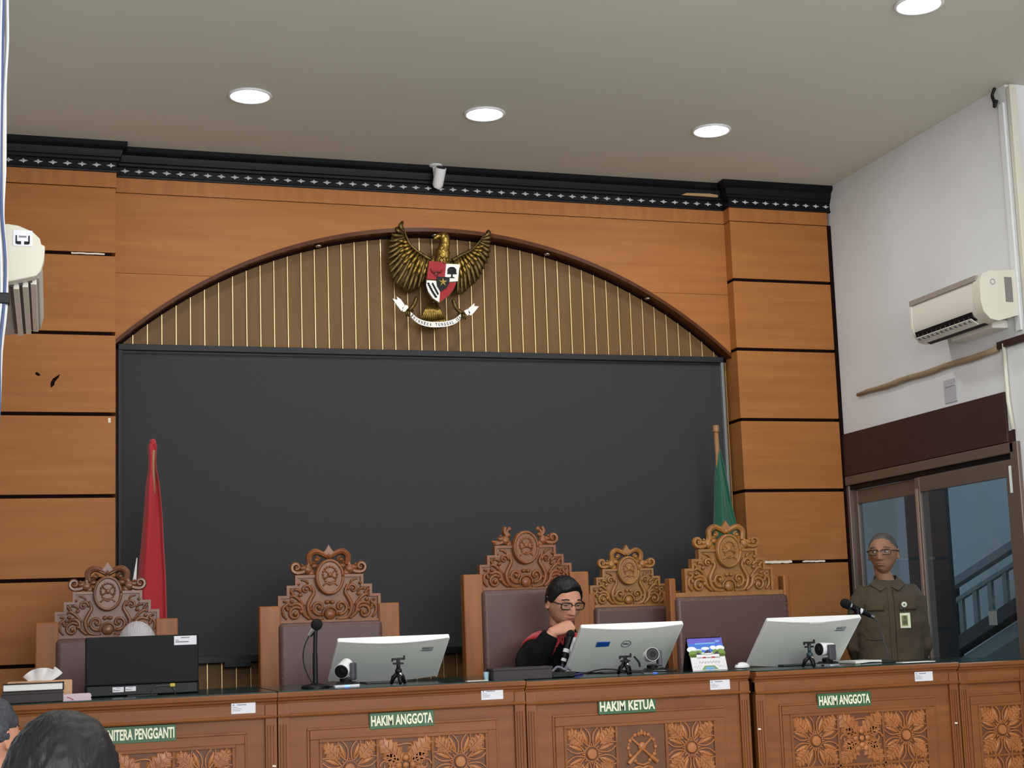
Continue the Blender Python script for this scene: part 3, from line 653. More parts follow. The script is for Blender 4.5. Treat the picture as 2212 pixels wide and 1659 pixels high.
# ================================================================ CHAIRS
def chair(label, cx, cy, W, top, wood, lift=0, broken=False, postw=.1, sw=None, rz=0, lh=.07):
    """carved judge's chair; local origin on the podium under the backrest, faces -y; top = height of the posts"""
    c = thing('carved_chair', label, 'chair', (cx, cy, PODZ), rz, 'carved high-backed judges chairs')
    k = W/.67; h = top-PODZ; hw = W/2; sw = sw or W-.06
    for s_ in (-1, 1):
        x0, x1 = (s_*hw, s_*(hw-postw)); x0, x1 = min(x0, x1), max(x0, x1)
        MB().box(x0, x1, -.03, .035, 0, h).build('post', POST, c, bevel=.006)
        MB().box(s_*(sw/2-.03)-.03, s_*(sw/2-.03)+.03, -.55, -.49, 0, .40).build('leg', POST, c, bevel=.006)
        a = MB().tube(bez([(s_*(sw/2-.03), -.03, .68), (s_*(sw/2-.02), -.25, .70), (s_*(sw/2-.02), -.47, .68), (s_*(sw/2-.02), -.53, .64)]), .026, 8).build('armrest', POST, c, smooth=True)
        MB().tube([(s_*(sw/2-.02), -.49, .40), (s_*(sw/2-.02), -.50, .55), (s_*(sw/2-.02), -.48, .68)], [.026, .018, .024], 8).build('arm_support', POST, c, smooth=True)
    MB().box(-sw/2, sw/2, -.56, -.03, .33, .41).build('seat_frame', POST, c, bevel=.008)
    MB().box(-sw/2+.03, sw/2-.03, -.55, -.06, .40, .48).build('seat', LEATHER, c, bevel=.03, seg=3, smooth='angle')
    lw = hw-postw+.012
    MB().box(-lw, lw, -.055, .02, .50, h-lh*k-.012).build('leather_back', LEATHER, c, bevel=.022, seg=4, smooth='angle')
    MB().box(-lw+.005, lw-.005, -.02, .025, .42, h-.072*k).build('back_board', wood, c)
    tr = MB()
    for s_ in (-1, 1):
        n = 26
        for i in range(n):
            z = .56+(h-lh*k-.06-.56)*i/(n-1); tr.ell((s_*(lw-.013), -.051, z), (.0042, .004, .0042), 6, 4)
    n = 22
    for i in range(n): tr.ell((-lw+.03+(2*lw-.06)*i/(n-1), -.051, h-lh*k-.027), (.0042, .004, .0042), 6, 4)
    tr.build('stud_trim', wood, c)
    # crest: origin at the post top line
    Z = h; b0 = -.075
    st_ = [(.246, b0), (.246, .047), (.205, .047), (.205, .094), (.164, .094), (.164, .142)]
    full = st_+[(-x, z) for x, z in st_[::-1]]
    P = lambda pts: [(x*k, Z+z*k) for x, z in pts]
    K = lambda x, y, z: (x*k, y, Z+z*k)
    cr_ = MB().prism(P(full), -.008, .022).build('crest', wood, c, bevel=.002)
    def inset(d0, d1):
        a = [(.246-d0, b0), (.246-d0, .047-d0), (.205-d0, .047-d0), (.205-d0, .094-d0), (.164-d0, .094-d0), (.164-d0, .142-d0)]
        b = [(.246-d1, b0), (.246-d1, .047-d1), (.205-d1, .047-d1), (.205-d1, .094-d1), (.164-d1, .094-d1), (.164-d1, .142-d1)]
        return a, b
    a, b = inset(0, .013); 
    for s_ in (-1, 1):
        bd = MB()
        aa = [(s_*x, z) for x, z in a]; bb = [(s_*x, z) for x, z in b]
        for i in range(5): bd.prism(P([aa[i], aa[i+1], bb[i+1], bb[i]]), -.022, -.006)
        bd.prism(P([(s_*.164, .142), (s_*.05, .142), (s_*.05, .129), (s_*.151, .129)]), -.022, -.006)
        bd.build('crest_border', wood, cr_)
    # medallion
    md = MB().prism(P([(.070*math.cos(t*PI/18), .130+.086*math.sin(t*PI/18)) for t in range(36)]), -.036, .0).build('medallion', wood, cr_, bevel=.004)
    rm = MB(); ring = [K(.062*math.cos(t*PI/18), -.037, .130+.078*math.sin(t*PI/18)) for t in range(37)]
    rm.tube(ring, .0075*k, 6)
    rg = [K(.034*math.cos(t*PI/8), -.038, .143+.036*math.sin(t*PI/8)) for t in range(-1, 10)]; rm.tube(rg, .004*k, 5)
    for i in range(-1, 10): rm.ell(K(.034*math.cos(i*PI/8), -.039, .143+.036*math.sin(i*PI/8)), (.006*k, .005, .006*k), 6, 5)
    for s_ in (-1, 1): rm.tube([K(s_*-.024, -.038, .160), K(s_*.03, -.04, .118)], .0042*k, 6)
    rm.ell(K(0, -.038, .14), (.013*k, .008, .013*k), 10, 6)
    rm.tube(bez([K(-.035, -.037, .088), K(-.018, -.04, .102), K(0, -.04, .094), K(.018, -.04, .102), K(.035, -.037, .088)], 4), .0045*k, 6)
    rm.tube(bez([K(-.028, -.037, .112), K(0, -.04, .104), K(.028, -.037, .112)], 4), .004*k, 6)
    rm.build('medallion_relief', wood, cr_, smooth=True)
    # scrollwork
    sc_ = MB()
    def sp_(x, z, r, turns, a0, sg, r0_=.010):
        for s_ in (-1, 1):
            pts = [K(s_*p[0], -.014-.006*i/18, p[2]) for i, p in enumerate(spiral(x, z, r, turns, a0, sg))]
            n = len(pts); sc_.tube(pts, [r0_*k*(1-.45*i/n) for i in range(n)], 6)
            sc_.ell(K(s_*x, -.022, z), (r*.3*k, .009, r*.3*k), 8, 6)
    sp_(.052, -.012, .036, 1.1, -1.9, 1); sp_(.165, -.040, .036, 1.15, 2.6, -1); sp_(.112, .073, .024, 1.1, 3.4, -1, .008)
    for s_ in (-1, 1):
        C = lambda pts, r: sc_.tube(bez([K(s_*x, -.016, z) for x, z in pts], 5), [r*k*(.35+.65*math.sin(PI*min(.12+.8*i/((len(pts)-1)*5), 1))) for i in range((len(pts)-1)*5+1)], 6)
        C([(.03, -.068), (.085, -.06), (.105, -.01), (.09, .03), (.075, .06), (.088, .095)], .011)
        C([(.095, -.068), (.125, -.04), (.135, -.005), (.16, .008), (.195, -.002)], .011)
        C([(.12, -.005), (.15, .03), (.175, .045), (.19, .035)], .009)
        C([(.205, -.065), (.222, -.04), (.222, -.01), (.2, .01), (.212, .022)], .008)
        C([(.1, .10), (.112, .115), (.135, .12)], .006)
        C([(.135, .06), (.155, .075), (.17, .07)], .008)
        for x, z, r in ((.135, -.03, .012), (.18, .02, .009), (.15, .1, .008), (.09, -.02, .008), (.215, .02, .007), (.14, .048, .009)):
            sc_.ell(K(s_*x, -.016, z), (r*k*1.2, .010, r*k), 7, 5)
        # lobed leaves
        for x, z, a_, L in ((.15, -.015, .5, .05), (.175, .055, .9, .035), (.2, -.02, 1.2, .03)):
            for j in range(4):
                t = j/3; sc_.ell(K(s_*(x+L*t*math.cos(a_)*.6), -.014, z+L*t*math.sin(a_)*.6), (.010*k, .008, .007*k), 6, 5)
    sc_.tube([K(.035*math.cos(t*PI/8), -.016, -.043+.032*math.sin(t*PI/8)) for t in range(-1, 10)], .006*k, 6)
    sc_.ell(K(0, -.016, -.046), (.028*k, .012, .027*k), 12, 8)
    sc_.ell(K(-.012, -.02, .012), (.012*k, .008, .010*k), 8, 6); sc_.ell(K(.012, -.02, .012), (.012*k, .008, .010*k), 8, 6)
    sc_.build('scroll_carving', wood, cr_, smooth=True)
    # openwork top: side volutes, twin arches and finial
    tp = MB()
    for s_ in (-1, 1):
        if broken and s_ > 0: tp.build('crest_top_carving', wood, cr_, smooth='angle'); tp = MB()
        if not (broken and s_ < 0):
            pts = [K(s_*p[0], .0, p[2]) for p in spiral(.155, .180, .026, 1.1, -PI/2, 1, n=18)]
            tp.tube(pts, [.0115*k*(1-.3*i/19) for i in range(19)], 7, flat=1.5); tp.ell(K(s_*.155, -.004, .180), (.008*k, .012, .008*k), 8, 6)
        elif broken:
            tp.tube([K(s_*.13, 0, .155), K(s_*.16, 0, .158), K(s_*.172, 0, .168)], [.016*k, .013*k, .005*k], 6)
        tp.tube(bez([K(s_*.155, 0, .153), K(s_*.12, 0, .160), K(s_*.097, 0, .19), K(s_*.093, 0, .215)], 5), [.013*k]*16, 7, flat=1.3)
        tp.ell(K(s_*.122, -.006, .176), (.020*k, .014, .014*k), 8, 6); tp.ell(K(s_*.1, -.01, .168), (.022*k, .014, .024*k), 8, 6); tp.ell(K(s_*.128, -.014, .19), (.007*k, .008, .007*k), 8, 6)
        tp.ell(K(s_*.085, -.004, .15), (.02*k, .016, .02*k), 8, 6)
        if not broken:
            tp.tube(bez([K(s_*.088, 0, .19), K(s_*.092, 0, .232), K(s_*.066, 0, .253), K(s_*.036, 0, .246), K(s_*.0, 0, .226)], 5), [.014*k, .016*k, .016*k, .014*k, .013*k], 8, flat=1.3)
            tp.tube(bez([K(s_*.1, -.012, .2), K(s_*.1, -.014, .236), K(s_*.07, -.014, .262), K(s_*.04, -.012, .252)], 5), .0045*k, 6)
            tp.tube(bez([K(s_*.085, -.004, .2), K(s_*.06, -.004, .205), K(s_*.045, -.004, .22), K(s_*.06, -.004, .23)], 5), [.006*k]*16, 6)
            tp.ell(K(s_*.06, -.008, .214), (.012*k, .01, .009*k), 8, 6)
            tp.ell(K(s_*.068, .0, .185), (.02*k, .012, .014*k), 8, 6)
        else:
            tp.tube(bez([K(s_*.09, 0, .19), K(s_*.105, 0, .215), K(s_*.098, 0, .238)], 5), [.014*k]*6+[.012*k]*4+[.010*k], 7, flat=1.4)
            tp.tube(bez([K(s_*.1, 0, .21), K(s_*.085, 0, .222), K(s_*.07, 0, .232)], 4), [.010*k, .010*k, .009*k, .009*k, .009*k, .010*k, .011*k, .012*k, .010*k], 7)
            tp.ell(K(s_*.084, -.004, .195), (.014*k, .014, .012*k), 8, 6)
    if not broken:
        tp.prism(P([(-.038, .238), (-.022, .252), (-.014, .262), (-.006, .275), (0, .285), (.006, .275), (.014, .262), (.022, .252), (.038, .238), (.012, .226), (-.012, .226)]), -.014, .012)
        tp.ell(K(0, -.012, .232), (.010*k, .010, .012*k), 8, 6)
    tp.build('crest_top_carving', wood, cr_, smooth='angle')
    return c
chair('carved chair with darkest wood behind the black monitor, leftmost of the chairs', -.031, -.5, .622, 1.553, CARVE3)
chair('carved chair with brown leather back and pointed finial behind the second desk microphone', .985, -.5, .668, 1.593, CARVE)
chair('tallest carved chair with its top carving broken off, behind the seated judge in red yoke', 1.968, -.5, .652, 1.718, CARVE, broken=True)
chair('smaller golden carved chair set back between the judge\'s chair and the rightmost chair', 2.596, -.28, .585, 1.612, CARVE2, sw=.36)
chair('golden carved chair before the green flag, rightmost of the chairs', 3.072, -.5, .69, 1.671, CARVE2, postw=.036, rz=.02, lh=.082)
# ================================================================ DESKS
DYF, DYB = -1.6, -.9
def lobed(L, Wd, n=5):
    """outline of a carved acanthus leaf pointing to +x"""
    pts = [(0, 0)]
    for i in range(n):
        t = (i+.5)/n; w_ = Wd*math.sin(PI*(.18+.72*t)); pts += [(L*(t-.28/n), w_*.80), (L*(t+.1/n), w_*1.1), (L*(t+.35/n), w_*.9)]
    pts.append((L, 0)); return pts+[(x, -y) for x, y in pts[1:-1][::-1]]
def almond(L, Wd, M, r, m, n=10):
    for s_ in (-1, 1):
        m.tube([M @ Vector((L*i/n, 0, s_*Wd*math.sin(PI*i/n))) for i in range(n+1)], r, 5)
def leaf_relief(m, M, L, Wd):
    poly = lobed(L, Wd); m.prism([(x, z) for x, z in poly], 0, -.007, 'xz', M, top=.82)
    for i in range(5):
        t = (i+.6)/5.5
        for s_ in (-1, 1): m.tube([(L*(t-.05), -.007, 0), (L*(t+.05), -.0095, s_*Wd*.45*math.sin(PI*(.2+.7*t))), (L*(t+.10), -.006, s_*Wd*.85*math.sin(PI*(.2+.7*t)))], [.0025, .0042, .0012], 5, M)
    m.tube([(0, -.006, 0), (L*.5, -.010, 0), (L*.95, -.006, 0)], [.003, .0035, .0015], 5, M)
def flower_tile(par, cx, cz, s_, kind):
    f = MB().box(cx-s_/2, cx+s_/2, DYF+.033, DYF+.04, cz-s_/2, cz+s_/2).build('carved_tile', TILEB, par)
    m = MB(); C = T((cx, DYF+.034, cz))
    if kind == 'flower':
        m.lathe([(0, .014), (.02, .013), (.023, .008), (.023, 0), (.03, 0), (.03, .006), (.0335, .006), (.0335, 0)], 20, C @ RX(PI/2))
        for q in range(4):
            R_ = C @ RY(-(PI/4+q*PI/2))
            leaf_relief(m, R_ @ T((.055, 0, 0)), s_*.42, .036)
            for a in (-.40, .40):
                almond(s_*.44, .0185, C @ RY(-(PI/4+q*PI/2+a*1.12)) @ T((.032, -.005, 0)), .0034, m)
                m.ell((.032+s_*.2, -.003, 0), (s_*.15, .005, .009), 8, 5, C @ RY(-(PI/4+q*PI/2+a)))
        for q in range(8): m.ell((.038, -.004, 0), (.007, .005, .004), 7, 5, C @ RY(q*PI/4))
    elif kind == 'butterfly':
        for q in range(4):
            leaf_relief(m, C @ RY(-(PI/4+q*PI/2)) @ T((.018, 0, 0)), s_*.62, .046)
            leaf_relief(m, C @ RY(-(PI/4+q*PI/2+(.34 if q % 2 else -.34))) @ T((.02, 0, 0)), s_*.4, .03)
        m.tube(bez([C @ Vector((-.05, -.006, s_*.36)), C @ Vector((0, -.008, s_*.40)), C @ Vector((.028, -.008, s_*.36)), C @ Vector((0.01, -.006, s_*.2))], 6), .004, 5)
        for a, b in ((0, 0), (-.03, .0), (.03, 0), (0, .03), (0, -.03), (-.02, -.045), (.02, -.045)): m.ell((a, -.008, b), (.014, .008, .013), 9, 6, C)
        for s2 in (-1, 1): m.tube([C @ Vector((s2*(.05+p[0]), -.005, p[2])) for p in spiral(.03, 0, .026, 1.1, 0, 1)], .004, 5)
    else:  # crossed gavels in a wreath of balls under a small crown
        for i in range(11):
            a = PI*(1.32-(1.64)*i/10)*1.0
            m.ell((.062*math.cos(a), -.005, .012+.062*math.sin(a)), (.009, .006, .009), 8, 6, C)
        m.tube([C @ Vector((.062*math.cos(PI*(1.32-1.64*i/16)), -.002, .012+.062*math.sin(PI*(1.32-1.64*i/16)))) for i in range(17)], .0035, 5)
        for s2 in (-1, 1):
            m.tube([C @ Vector((s2*-.045, -.006, .052)), C @ Vector((s2*.06, -.008, -.045))], [.005, .006], 7)
            m.tube([C @ Vector((s2*.035, -.009, -.022)), C @ Vector((s2*.066, -.010, -.05))], .009, 8)
        m.ell((0, -.008, .018), (.018, .008, .02), 10, 7, C)
        for a, b in ((0, .078), (-.014, .07), (.014, .07)): m.ell((a, -.006, b), (.007, .006, .011), 7, 5, C)
        m.tube(bez([C @ Vector((-.045, -.004, -.075)), C @ Vector((-.02, -.008, -.066)), C @ Vector((0, -.008, -.072)), C @ Vector((.02, -.008, -.066)), C @ Vector((.045, -.004, -.075))], 5), .006, 6)
        m.tube(bez([C @ Vector((-.03, -.004, -.05)), C @ Vector((0, -.008, -.058)), C @ Vector((.03, -.004, -.05))], 5), .005, 6)
    m.build('carved_relief', RELIEF, f, smooth='angle')
def desk(label, x0, x1, zt, tiles, ox=None):
    """x0..x1 plan extent, zt worktop height; world-coordinate parts"""
    d = thing('judge_desk', label, 'desk', ((x0+x1)/2, DYF, PODZ), group='carved judges desks')
    B = lambda a, b, c_, e_, f, g, nm, mt, par=d, bev=.002: MB().box(a, b, c_, e_, f, g).build(nm, mt, par, world=True, bevel=bev)
    pr = [(DYF+.02, zt-.045), (DYF+.004, zt-.043), (DYF+.002, zt-.036), (DYF-.008, zt-.031), (DYF-.011, zt-.024), (DYF-.02, zt-.018), (DYF-.022, zt-.004), (DYF-.016, zt), (DYB, zt), (DYB, zt-.03), (DYF+.02, zt-.03)]
    MB().prism(pr, x0, x1, 'yz').build('worktop', DESK, d, world=True)
    B(x0+.004, x1-.004, DYF-.012, DYB+.01, zt, zt+.005, 'glass_sheet', GLASSE, bev=0)
    B(x0, x1, DYF, DYF+.03, zt-.09, zt-.043, 'frieze', DESK)
    for a in (x0, x1-.047): B(a, a+.047, DYF-.007, DYF+.03, zt-.088, zt-.044, 'frieze_block', DESKV)
    MB().prism([(DYF+.01, zt-.099), (DYF-.012, zt-.097), (DYF-.016, zt-.092), (DYF-.010, zt-.086), (DYF+.01, zt-.084)], x0, x1, 'yz').build('bead_moulding', DESK, d, world=True)
    for a in (x0+.001, x1-.046):
        p = MB().box(a, a+.045, DYF-.004, DYF+.03, PODZ, zt-.097)
        for i in range(3): p.box(a+.008+i*.0115, a+.014+i*.0115, DYF-.009, DYF, PODZ+.1, zt-.125)
        p.build('fluted_pilaster', DESKV, d, world=True, bevel=.0015)
    B(x0+.04, x1-.04, DYF+.012, DYF+.03, PODZ, zt-.095, 'front_board', DESK)
    n = len(tiles); s_ = .216; tw = n*s_+(n-1)*.012; tx = ox if ox is not None else (x0+x1)/2-tw/2
    ztile = zt-.206
    a0, a1, zz = tx-.012, tx+tw+.012, ztile+.012
    fr = MB()
    def frame(mb, e0, e1, y):
        mb.box(a0-e1, a1+e1, y, DYF+.014, zz+e0, zz+e1).box(a0-e1, a0-e0, y, DYF+.014, zz-.7, zz+e0).box(a1+e0, a1+e1, y, DYF+.014, zz-.7, zz+e0)
    frame(fr, 0, .038, DYF+.002); fr.build('panel_frame', DESK, d, world=True, bevel=.003)
    f2 = MB(); frame(f2, .038, .048, DYF+.006); f2.build('frame_step', DESKV, d, world=True, bevel=.002)
    f3 = MB(); frame(f3, -.012, .001, DYF-.001); 
    for i in range(n-1): f3.box(tx+s_*(i+1)+.012*i, tx+(s_+.012)*(i+1), DYF-.001, DYF+.014, zz-.7, zz-.012)
    f3.box(tx, tx+tw, DYF-.001, DYF+.014, ztile-s_-.012, ztile-s_)
    f3.build('tile_border', DESK, d, world=True, bevel=.002)
    for i, kd in enumerate(tiles):
        for r_ in range(2):
            shift = -.026
            f = None
            cx = tx+s_/2+i*(s_+.012); cz = ztile-s_/2-r_*(s_+.012)
            # tiles sit in the recess: build in world space then localise
            flower_world(d, cx, cz, s_, kd if r_ == 0 else 'flower')
    for a in (x0+.02, x1-.05): B(a, a+.03, DYF+.03, DYB, PODZ, zt-.03, 'side_panel', DESKV)
    return d
def flower_world(d, cx, cz, s_, kd):
    off = LOC[d.name]; global DYF
    keep = DYF; DYF = keep-off.y-.026
    flower_tile(d, cx-off.x, cz-off.z, s_, kd); DYF = keep
# desks from left to right
DK = [('carved desk with the green plate ending in PENGGANTI, leftmost of the desks', -.449, .5755, 1.231, ['flower', 'butterfly', 'flower']),
      ('carved desk with the microphone stand on top and a green HAKIM ANGGOTA plate', .578, 1.603, 1.231, ['flower', 'butterfly', 'flower']),
      ('middle carved desk with the green HAKIM KETUA plate and the crossed-gavel tile', 1.606, 2.631, 1.2265, ['flower', 'gavels', 'flower']),
      ('carved desk in front of the standing man, with a green HAKIM ANGGOTA plate', 2.659, 3.687, 1.219, ['flower', 'butterfly', 'flower'])]
for t_ in DK: desk(*t_)
desk('narrow carved desk cut by the right picture edge, without a plate in view', 3.692, 4.07, 1.2145, ['flower'], ox=3.80)
# green name plates
def plate(s, x0, x1, zc, label, h=.064, tilt=0):
    p = thing('name_plate', label, 'sign', ((x0+x1)/2, DYF+.012, zc), group='green name plates on the desks')
    p.rotation_euler = (0, tilt, 0)
    MB().box(-(x1-x0)/2, (x1-x0)/2, -.012, 0, -h/2, h/2).build('plate', PLATE, p, bevel=.0015)
    text(p, s, (x1-x0)*.955, h*.66, T((0, -.0125, .001)), LETTER, .003, 'lettering', .03)
plate('PANITERA PENGGANTI', -.105, .187, 1.0985, 'green plate reading PANITERA PENGGANTI, half hidden by the black-haired head')
plate('HAKIM ANGGOTA', .946, 1.213, 1.099, 'green plate reading HAKIM ANGGOTA on the desk with the microphone stand', tilt=-.008)
plate('HAKIM KETUA', 1.928, 2.19, 1.1045, 'green plate reading HAKIM KETUA on the middle desk')
plate('HAKIM ANGGOTA', 2.964, 3.232, 1.077, 'green plate reading HAKIM ANGGOTA on the desk before the standing man')
def sticker(x, z, lab, y=DYF-.0015, w_=.094, h=.042):
    s_ = thing('inventory_sticker', lab, 'sticker', (x, y, z), group='white inventory stickers on the desks')
    MB().box(-w_/2, w_/2, -.0008, .0008, -h/2, h/2).build('paper', STICK, s_)
    m = MB()
    m.box(-.024, .012, -.0014, -.0008, .0115, .0145).box(-.040, -.036, -.0014, -.0008, .010, .016)
    for i, l in enumerate((.02, .034, .03)): m.box(-.042, -.042+l, -.0014, -.0008, .003-i*.0065, .0045-i*.0065)
    m.build('printed_lines', INK, s_)
sticker(.445, 1.1775, 'white inventory sticker on the desk above PENGGANTI, leftmost of the desk stickers')
sticker(1.462, 1.181, 'white inventory sticker on the frieze right of the white monitor with the microphone stand')
sticker(2.4935, 1.1725, 'white inventory sticker under the colourful desk calendar')
sticker(3.5105, 1.162, 'white inventory sticker on the desk below the standing man\'s badge')
for px, py in ((1640, 1575), (2065, 1562), (592, 1655)):
    q = at(px, py, Y=DYF-.01)
    k_ = MB().prism([(-.008, -.002), (.006, -.004), (.009, .002), (-.004, .005)], -.0022, .0005).build('wood_chip', TORN)
    k_.location = q; tag(k_, {1640: 'pale chipped spot on the pilaster right of the dark desk gap', 2065: 'pale chipped spot on the pilaster near the rightmost desk joint', 592: 'pale chipped spot low on the pilaster between the two left desks'}[px], 'chip', 'pale chips on the desk pilasters')
    k_.location.y = DYF-.0098
# ================================================================ MONITORS
def monitor(label, cx, ztop, zb, w_, yt=-1.42, yb=-1.18, logo=False, sticker_=True, blue=False, tab=False, zd=1.23):
    """tilted back-facing monitor: top edge leans towards the viewer"""
    m = thing('monitor', label, 'monitor', (cx, (yt+yb)/2, zd+.006), group='silver-backed monitors tilted towards the viewers')
    z1, z0_ = ztop-zd-.006, zb-zd-.006; y1, y0_ = yt-(yt+yb)/2, yb-(yt+yb)/2
    L = math.hypot(z1-z0_, y1-y0_); ang = math.atan2(-(y1-y0_), z1-z0_)
    M = T((0, y0_, z0_)) @ RX(ang)      # local: z up along the panel, -y is the back towards the viewer
    f = MB().box(-w_/2, w_/2, .0, .014, 0, L, M).build('housing', MONB, m, bevel=.004)
    # gently bulging back shell
    n = 12; prof = [(-w_/2+w_*i/n, -.001-.016*math.sin(PI*i/n)) for i in range(n+1)]
    MB().prism(prof+[(w_/2, .002), (-w_/2, .002)], .006, L-.0, 'xy', M).build('back_shell', MONB, m, smooth='angle')
    tp = [(-w_/2+w_*i/n, -.0015-.018*math.sin(PI*i/n)) for i in range(n+1)]
    MB().prism(tp+[(w_/2, .016), (-w_/2, .016)], L-.004, L+.004, 'xy', M).build('top_edge', WHITE, m)
    for s_ in (-1, 1): MB().box(s_*w_/2-.003, s_*w_/2+.003, -.002, .016, 0, L, M).build('side_edge', WHITE, m)
    MB().box(-w_/2+.008, w_/2-.008, .014, .0155, .012, L-.01, M).build('display', BLKP, m)
    if tab: MB().box(-.035, .045, -.0215, -.012, L-.012, L+.005, M).build('top_tab', WHITE, m, bevel=.002)
    if sticker_:
        s_ = MB().box(w_/2-.13, w_/2-.06, -.0115, -.0105, L-.075, L-.045, M).build('asset_sticker', mat('clear_sticker', (160, 164, 164), .4), m)
        MB().box(w_/2-.11, w_/2-.078, -.0122, -.0115, L-.056, L-.053, M).box(w_/2-.125, w_/2-.07, -.0122, -.0115, L-.072, L-.069, M).build('printed_lines', GREYP, s_)
    if blue: MB().box(-w_/2+.09, -w_/2+.15, -.0165, -.013, L-.115, L-.085, M).build('blue_sticker', BLUEP, m)
    if logo:
        lm = M @ T((-.01, -.0185, L-.10))
        g = MB().tube([lm @ Vector((.022*math.cos(a*PI/12), 0, .022*math.sin(a*PI/12))) for a in range(25)], .0013, 6).build('round_logo', GREYP, m)
        text(g, 'DELL', .030, .010, lm @ T((0, .0005, 0)), GREYP, .001, 'letters', .02)
    # stand
    MB().box(-.03, .03, .125, .15, .0, .10).build('stand_neck', WHITE, m, bevel=.006)
    MB().box(-.09, .09, .04, .2, 0, .008).build('stand_base', GREYP, m, bevel=.003)
    return m
monitor('silver-backed monitor beside the microphone stand, leftmost of the three', 1.095, 1.419, 1.252, .472)
monitor('silver-backed monitor with a blue sticker in front of the seated judge, middle one', 2.171, 1.438, 1.244, .478, logo=True, sticker_=False, blue=True, zd=1.2265)
monitor('silver-backed monitor in front of the standing man, rightmost of the three', 3.07, 1.437, 1.231, .478, tab=True, zd=1.219)
# black upright monitor on the left desk
bm_ = thing('monitor', 'large black monitor seen from behind on the leftmost desk', 'monitor', (.075, -1.35, 1.236), .0)
MB().box(-.22, .222, 0, .03, .045, .238).box(-.222, .224, .01, .04, .0, .05).build('housing', NAVYB, bm_, bevel=.006, seg=3)
MB().box(-.215, .217, .004, .012, .004, .045).build('lower_recess', BLKP, bm_, bevel=.003)
MB().box(-.21, .212, .04, .042, .02, .23).build('display', BLKP, bm_)
def stk(x0, x1, z0_, z1, y, par, lines=True):
    s_ = MB().box(x0, x1, y-.001, y, z0_, z1).build('sticker', STICK, par)
    if lines:
        w_ = x1-x0; h = z1-z0_
        MB().box(x0+w_*.3, x0+w_*.68, y-.0016, y-.001, z1-h*.24, z1-h*.14).box(x0+w_*.06, x0+w_*.65, y-.0016, y-.001, z0_+h*.28, z0_+h*.4).box(x0+w_*.06, x0+w_*.2, y-.0016, y-.001, z0_+h*.5, z0_+h*.58).build('printed_lines', INK, s_)
stk(.125, .214, .196, .232, -.0, bm_)
stk(-.115, -.072, .018, .038, .003, bm_); stk(-.066, -.025, .02, .038, .003, bm_)
MB().tube(bez([(.035, 0, .0), (.045, -.004, .03), (.07, -.004, .036), (.1, -.002, .036), (.115, 0, .036)], 5), .0028, 6).build('cable', GREYP, bm_, smooth=True)
MB().box(.108, .128, -.004, .004, .030, .044).build('yellow_plug', mat('yellow_plug', (206, 176, 60), .5), bm_, bevel=.002)
MB().tube([(.12, -.002, .03), (.126, -.004, .015), (.128, 0, .0)], .003, 6).build('cable', GREYP, bm_, smooth=True)
MB().box(-.06, .06, .0, .12, -.005, .005).build('stand_base', BLKP, bm_, bevel=.002)
# ================================================================ CONFERENCE CAMERAS
def ptz(label, x, y, zd, pan, tilt, rz=0, lens_front=True):
    c = thing('conference_camera', label, 'camera', (x, y, zd+.0055), rz, 'small conference cameras on the desks')
    MB().prism([(-.052, -.03), (.052, -.03), (.055, -.01), (.04, .035), (-.04, .035), (-.055, -.01)], 0, .011, 'xy').build('base_plate', mat('base_silver', (180, 184, 190), .35, metal=.3), c, bevel=.003)
    MB().prism([(-.05, -.028), (.05, -.028), (.04, .03), (-.04, .03)], .011, .022, 'xy', top=.75).build('base_top', BLKP, c)
    MB().box(-.009, .009, -.0315, -.029, .003, .009).build('status_light', BLUEL if rz == 0 else BLKP, c)
    h = bpy.data.objects.new('head', None)
    H = T((0, 0, 0)) @ RZ(pan)
    MB().lathe([(.024, .02), (.026, .034), (.02, .036)], 20).build('swivel', BLKP, c, smooth='angle')
    MB().box(.022, .042, -.02, .02, .030, .098, H).box(-.02, .042, -.018, .018, .028, .040, H).build('yoke', GREYP, c, bevel=.006, seg=3)
    Mh = H @ T((-.006, 0, .078)) @ RX(tilt)
    MB().tube([(0, .042, 0), (0, .038, 0), (0, -.036, 0), (0, -.040, 0)], [.022, .026, .030, .030], 22, Mh).build('barrel', WHITE if lens_front else WHITE, c, smooth='angle')
    MB().tube([(0, -.040, 0), (0, -.0445, 0)], [.0285, .027], 22, Mh).build('lens_face', BLKP, c)
    MB().tube([(0, -.0445, 0), (0, -.047, 0)], [.012, .010], 16, Mh).build('lens', SBLACK, c)
    return c
ptz('conference camera with white barrel in front of the leftmost silver monitor', .868, -1.52, 1.231, -.5, .35)
ptz('conference camera with grey-ringed lens in front of the judge\'s monitor', 2.222, -1.50, 1.2265, -.15, -.12)
ptz('conference camera turned sideways in front of the rightmost monitor', 3.08, -1.50, 1.219, 0, 0, rz=-1.35)
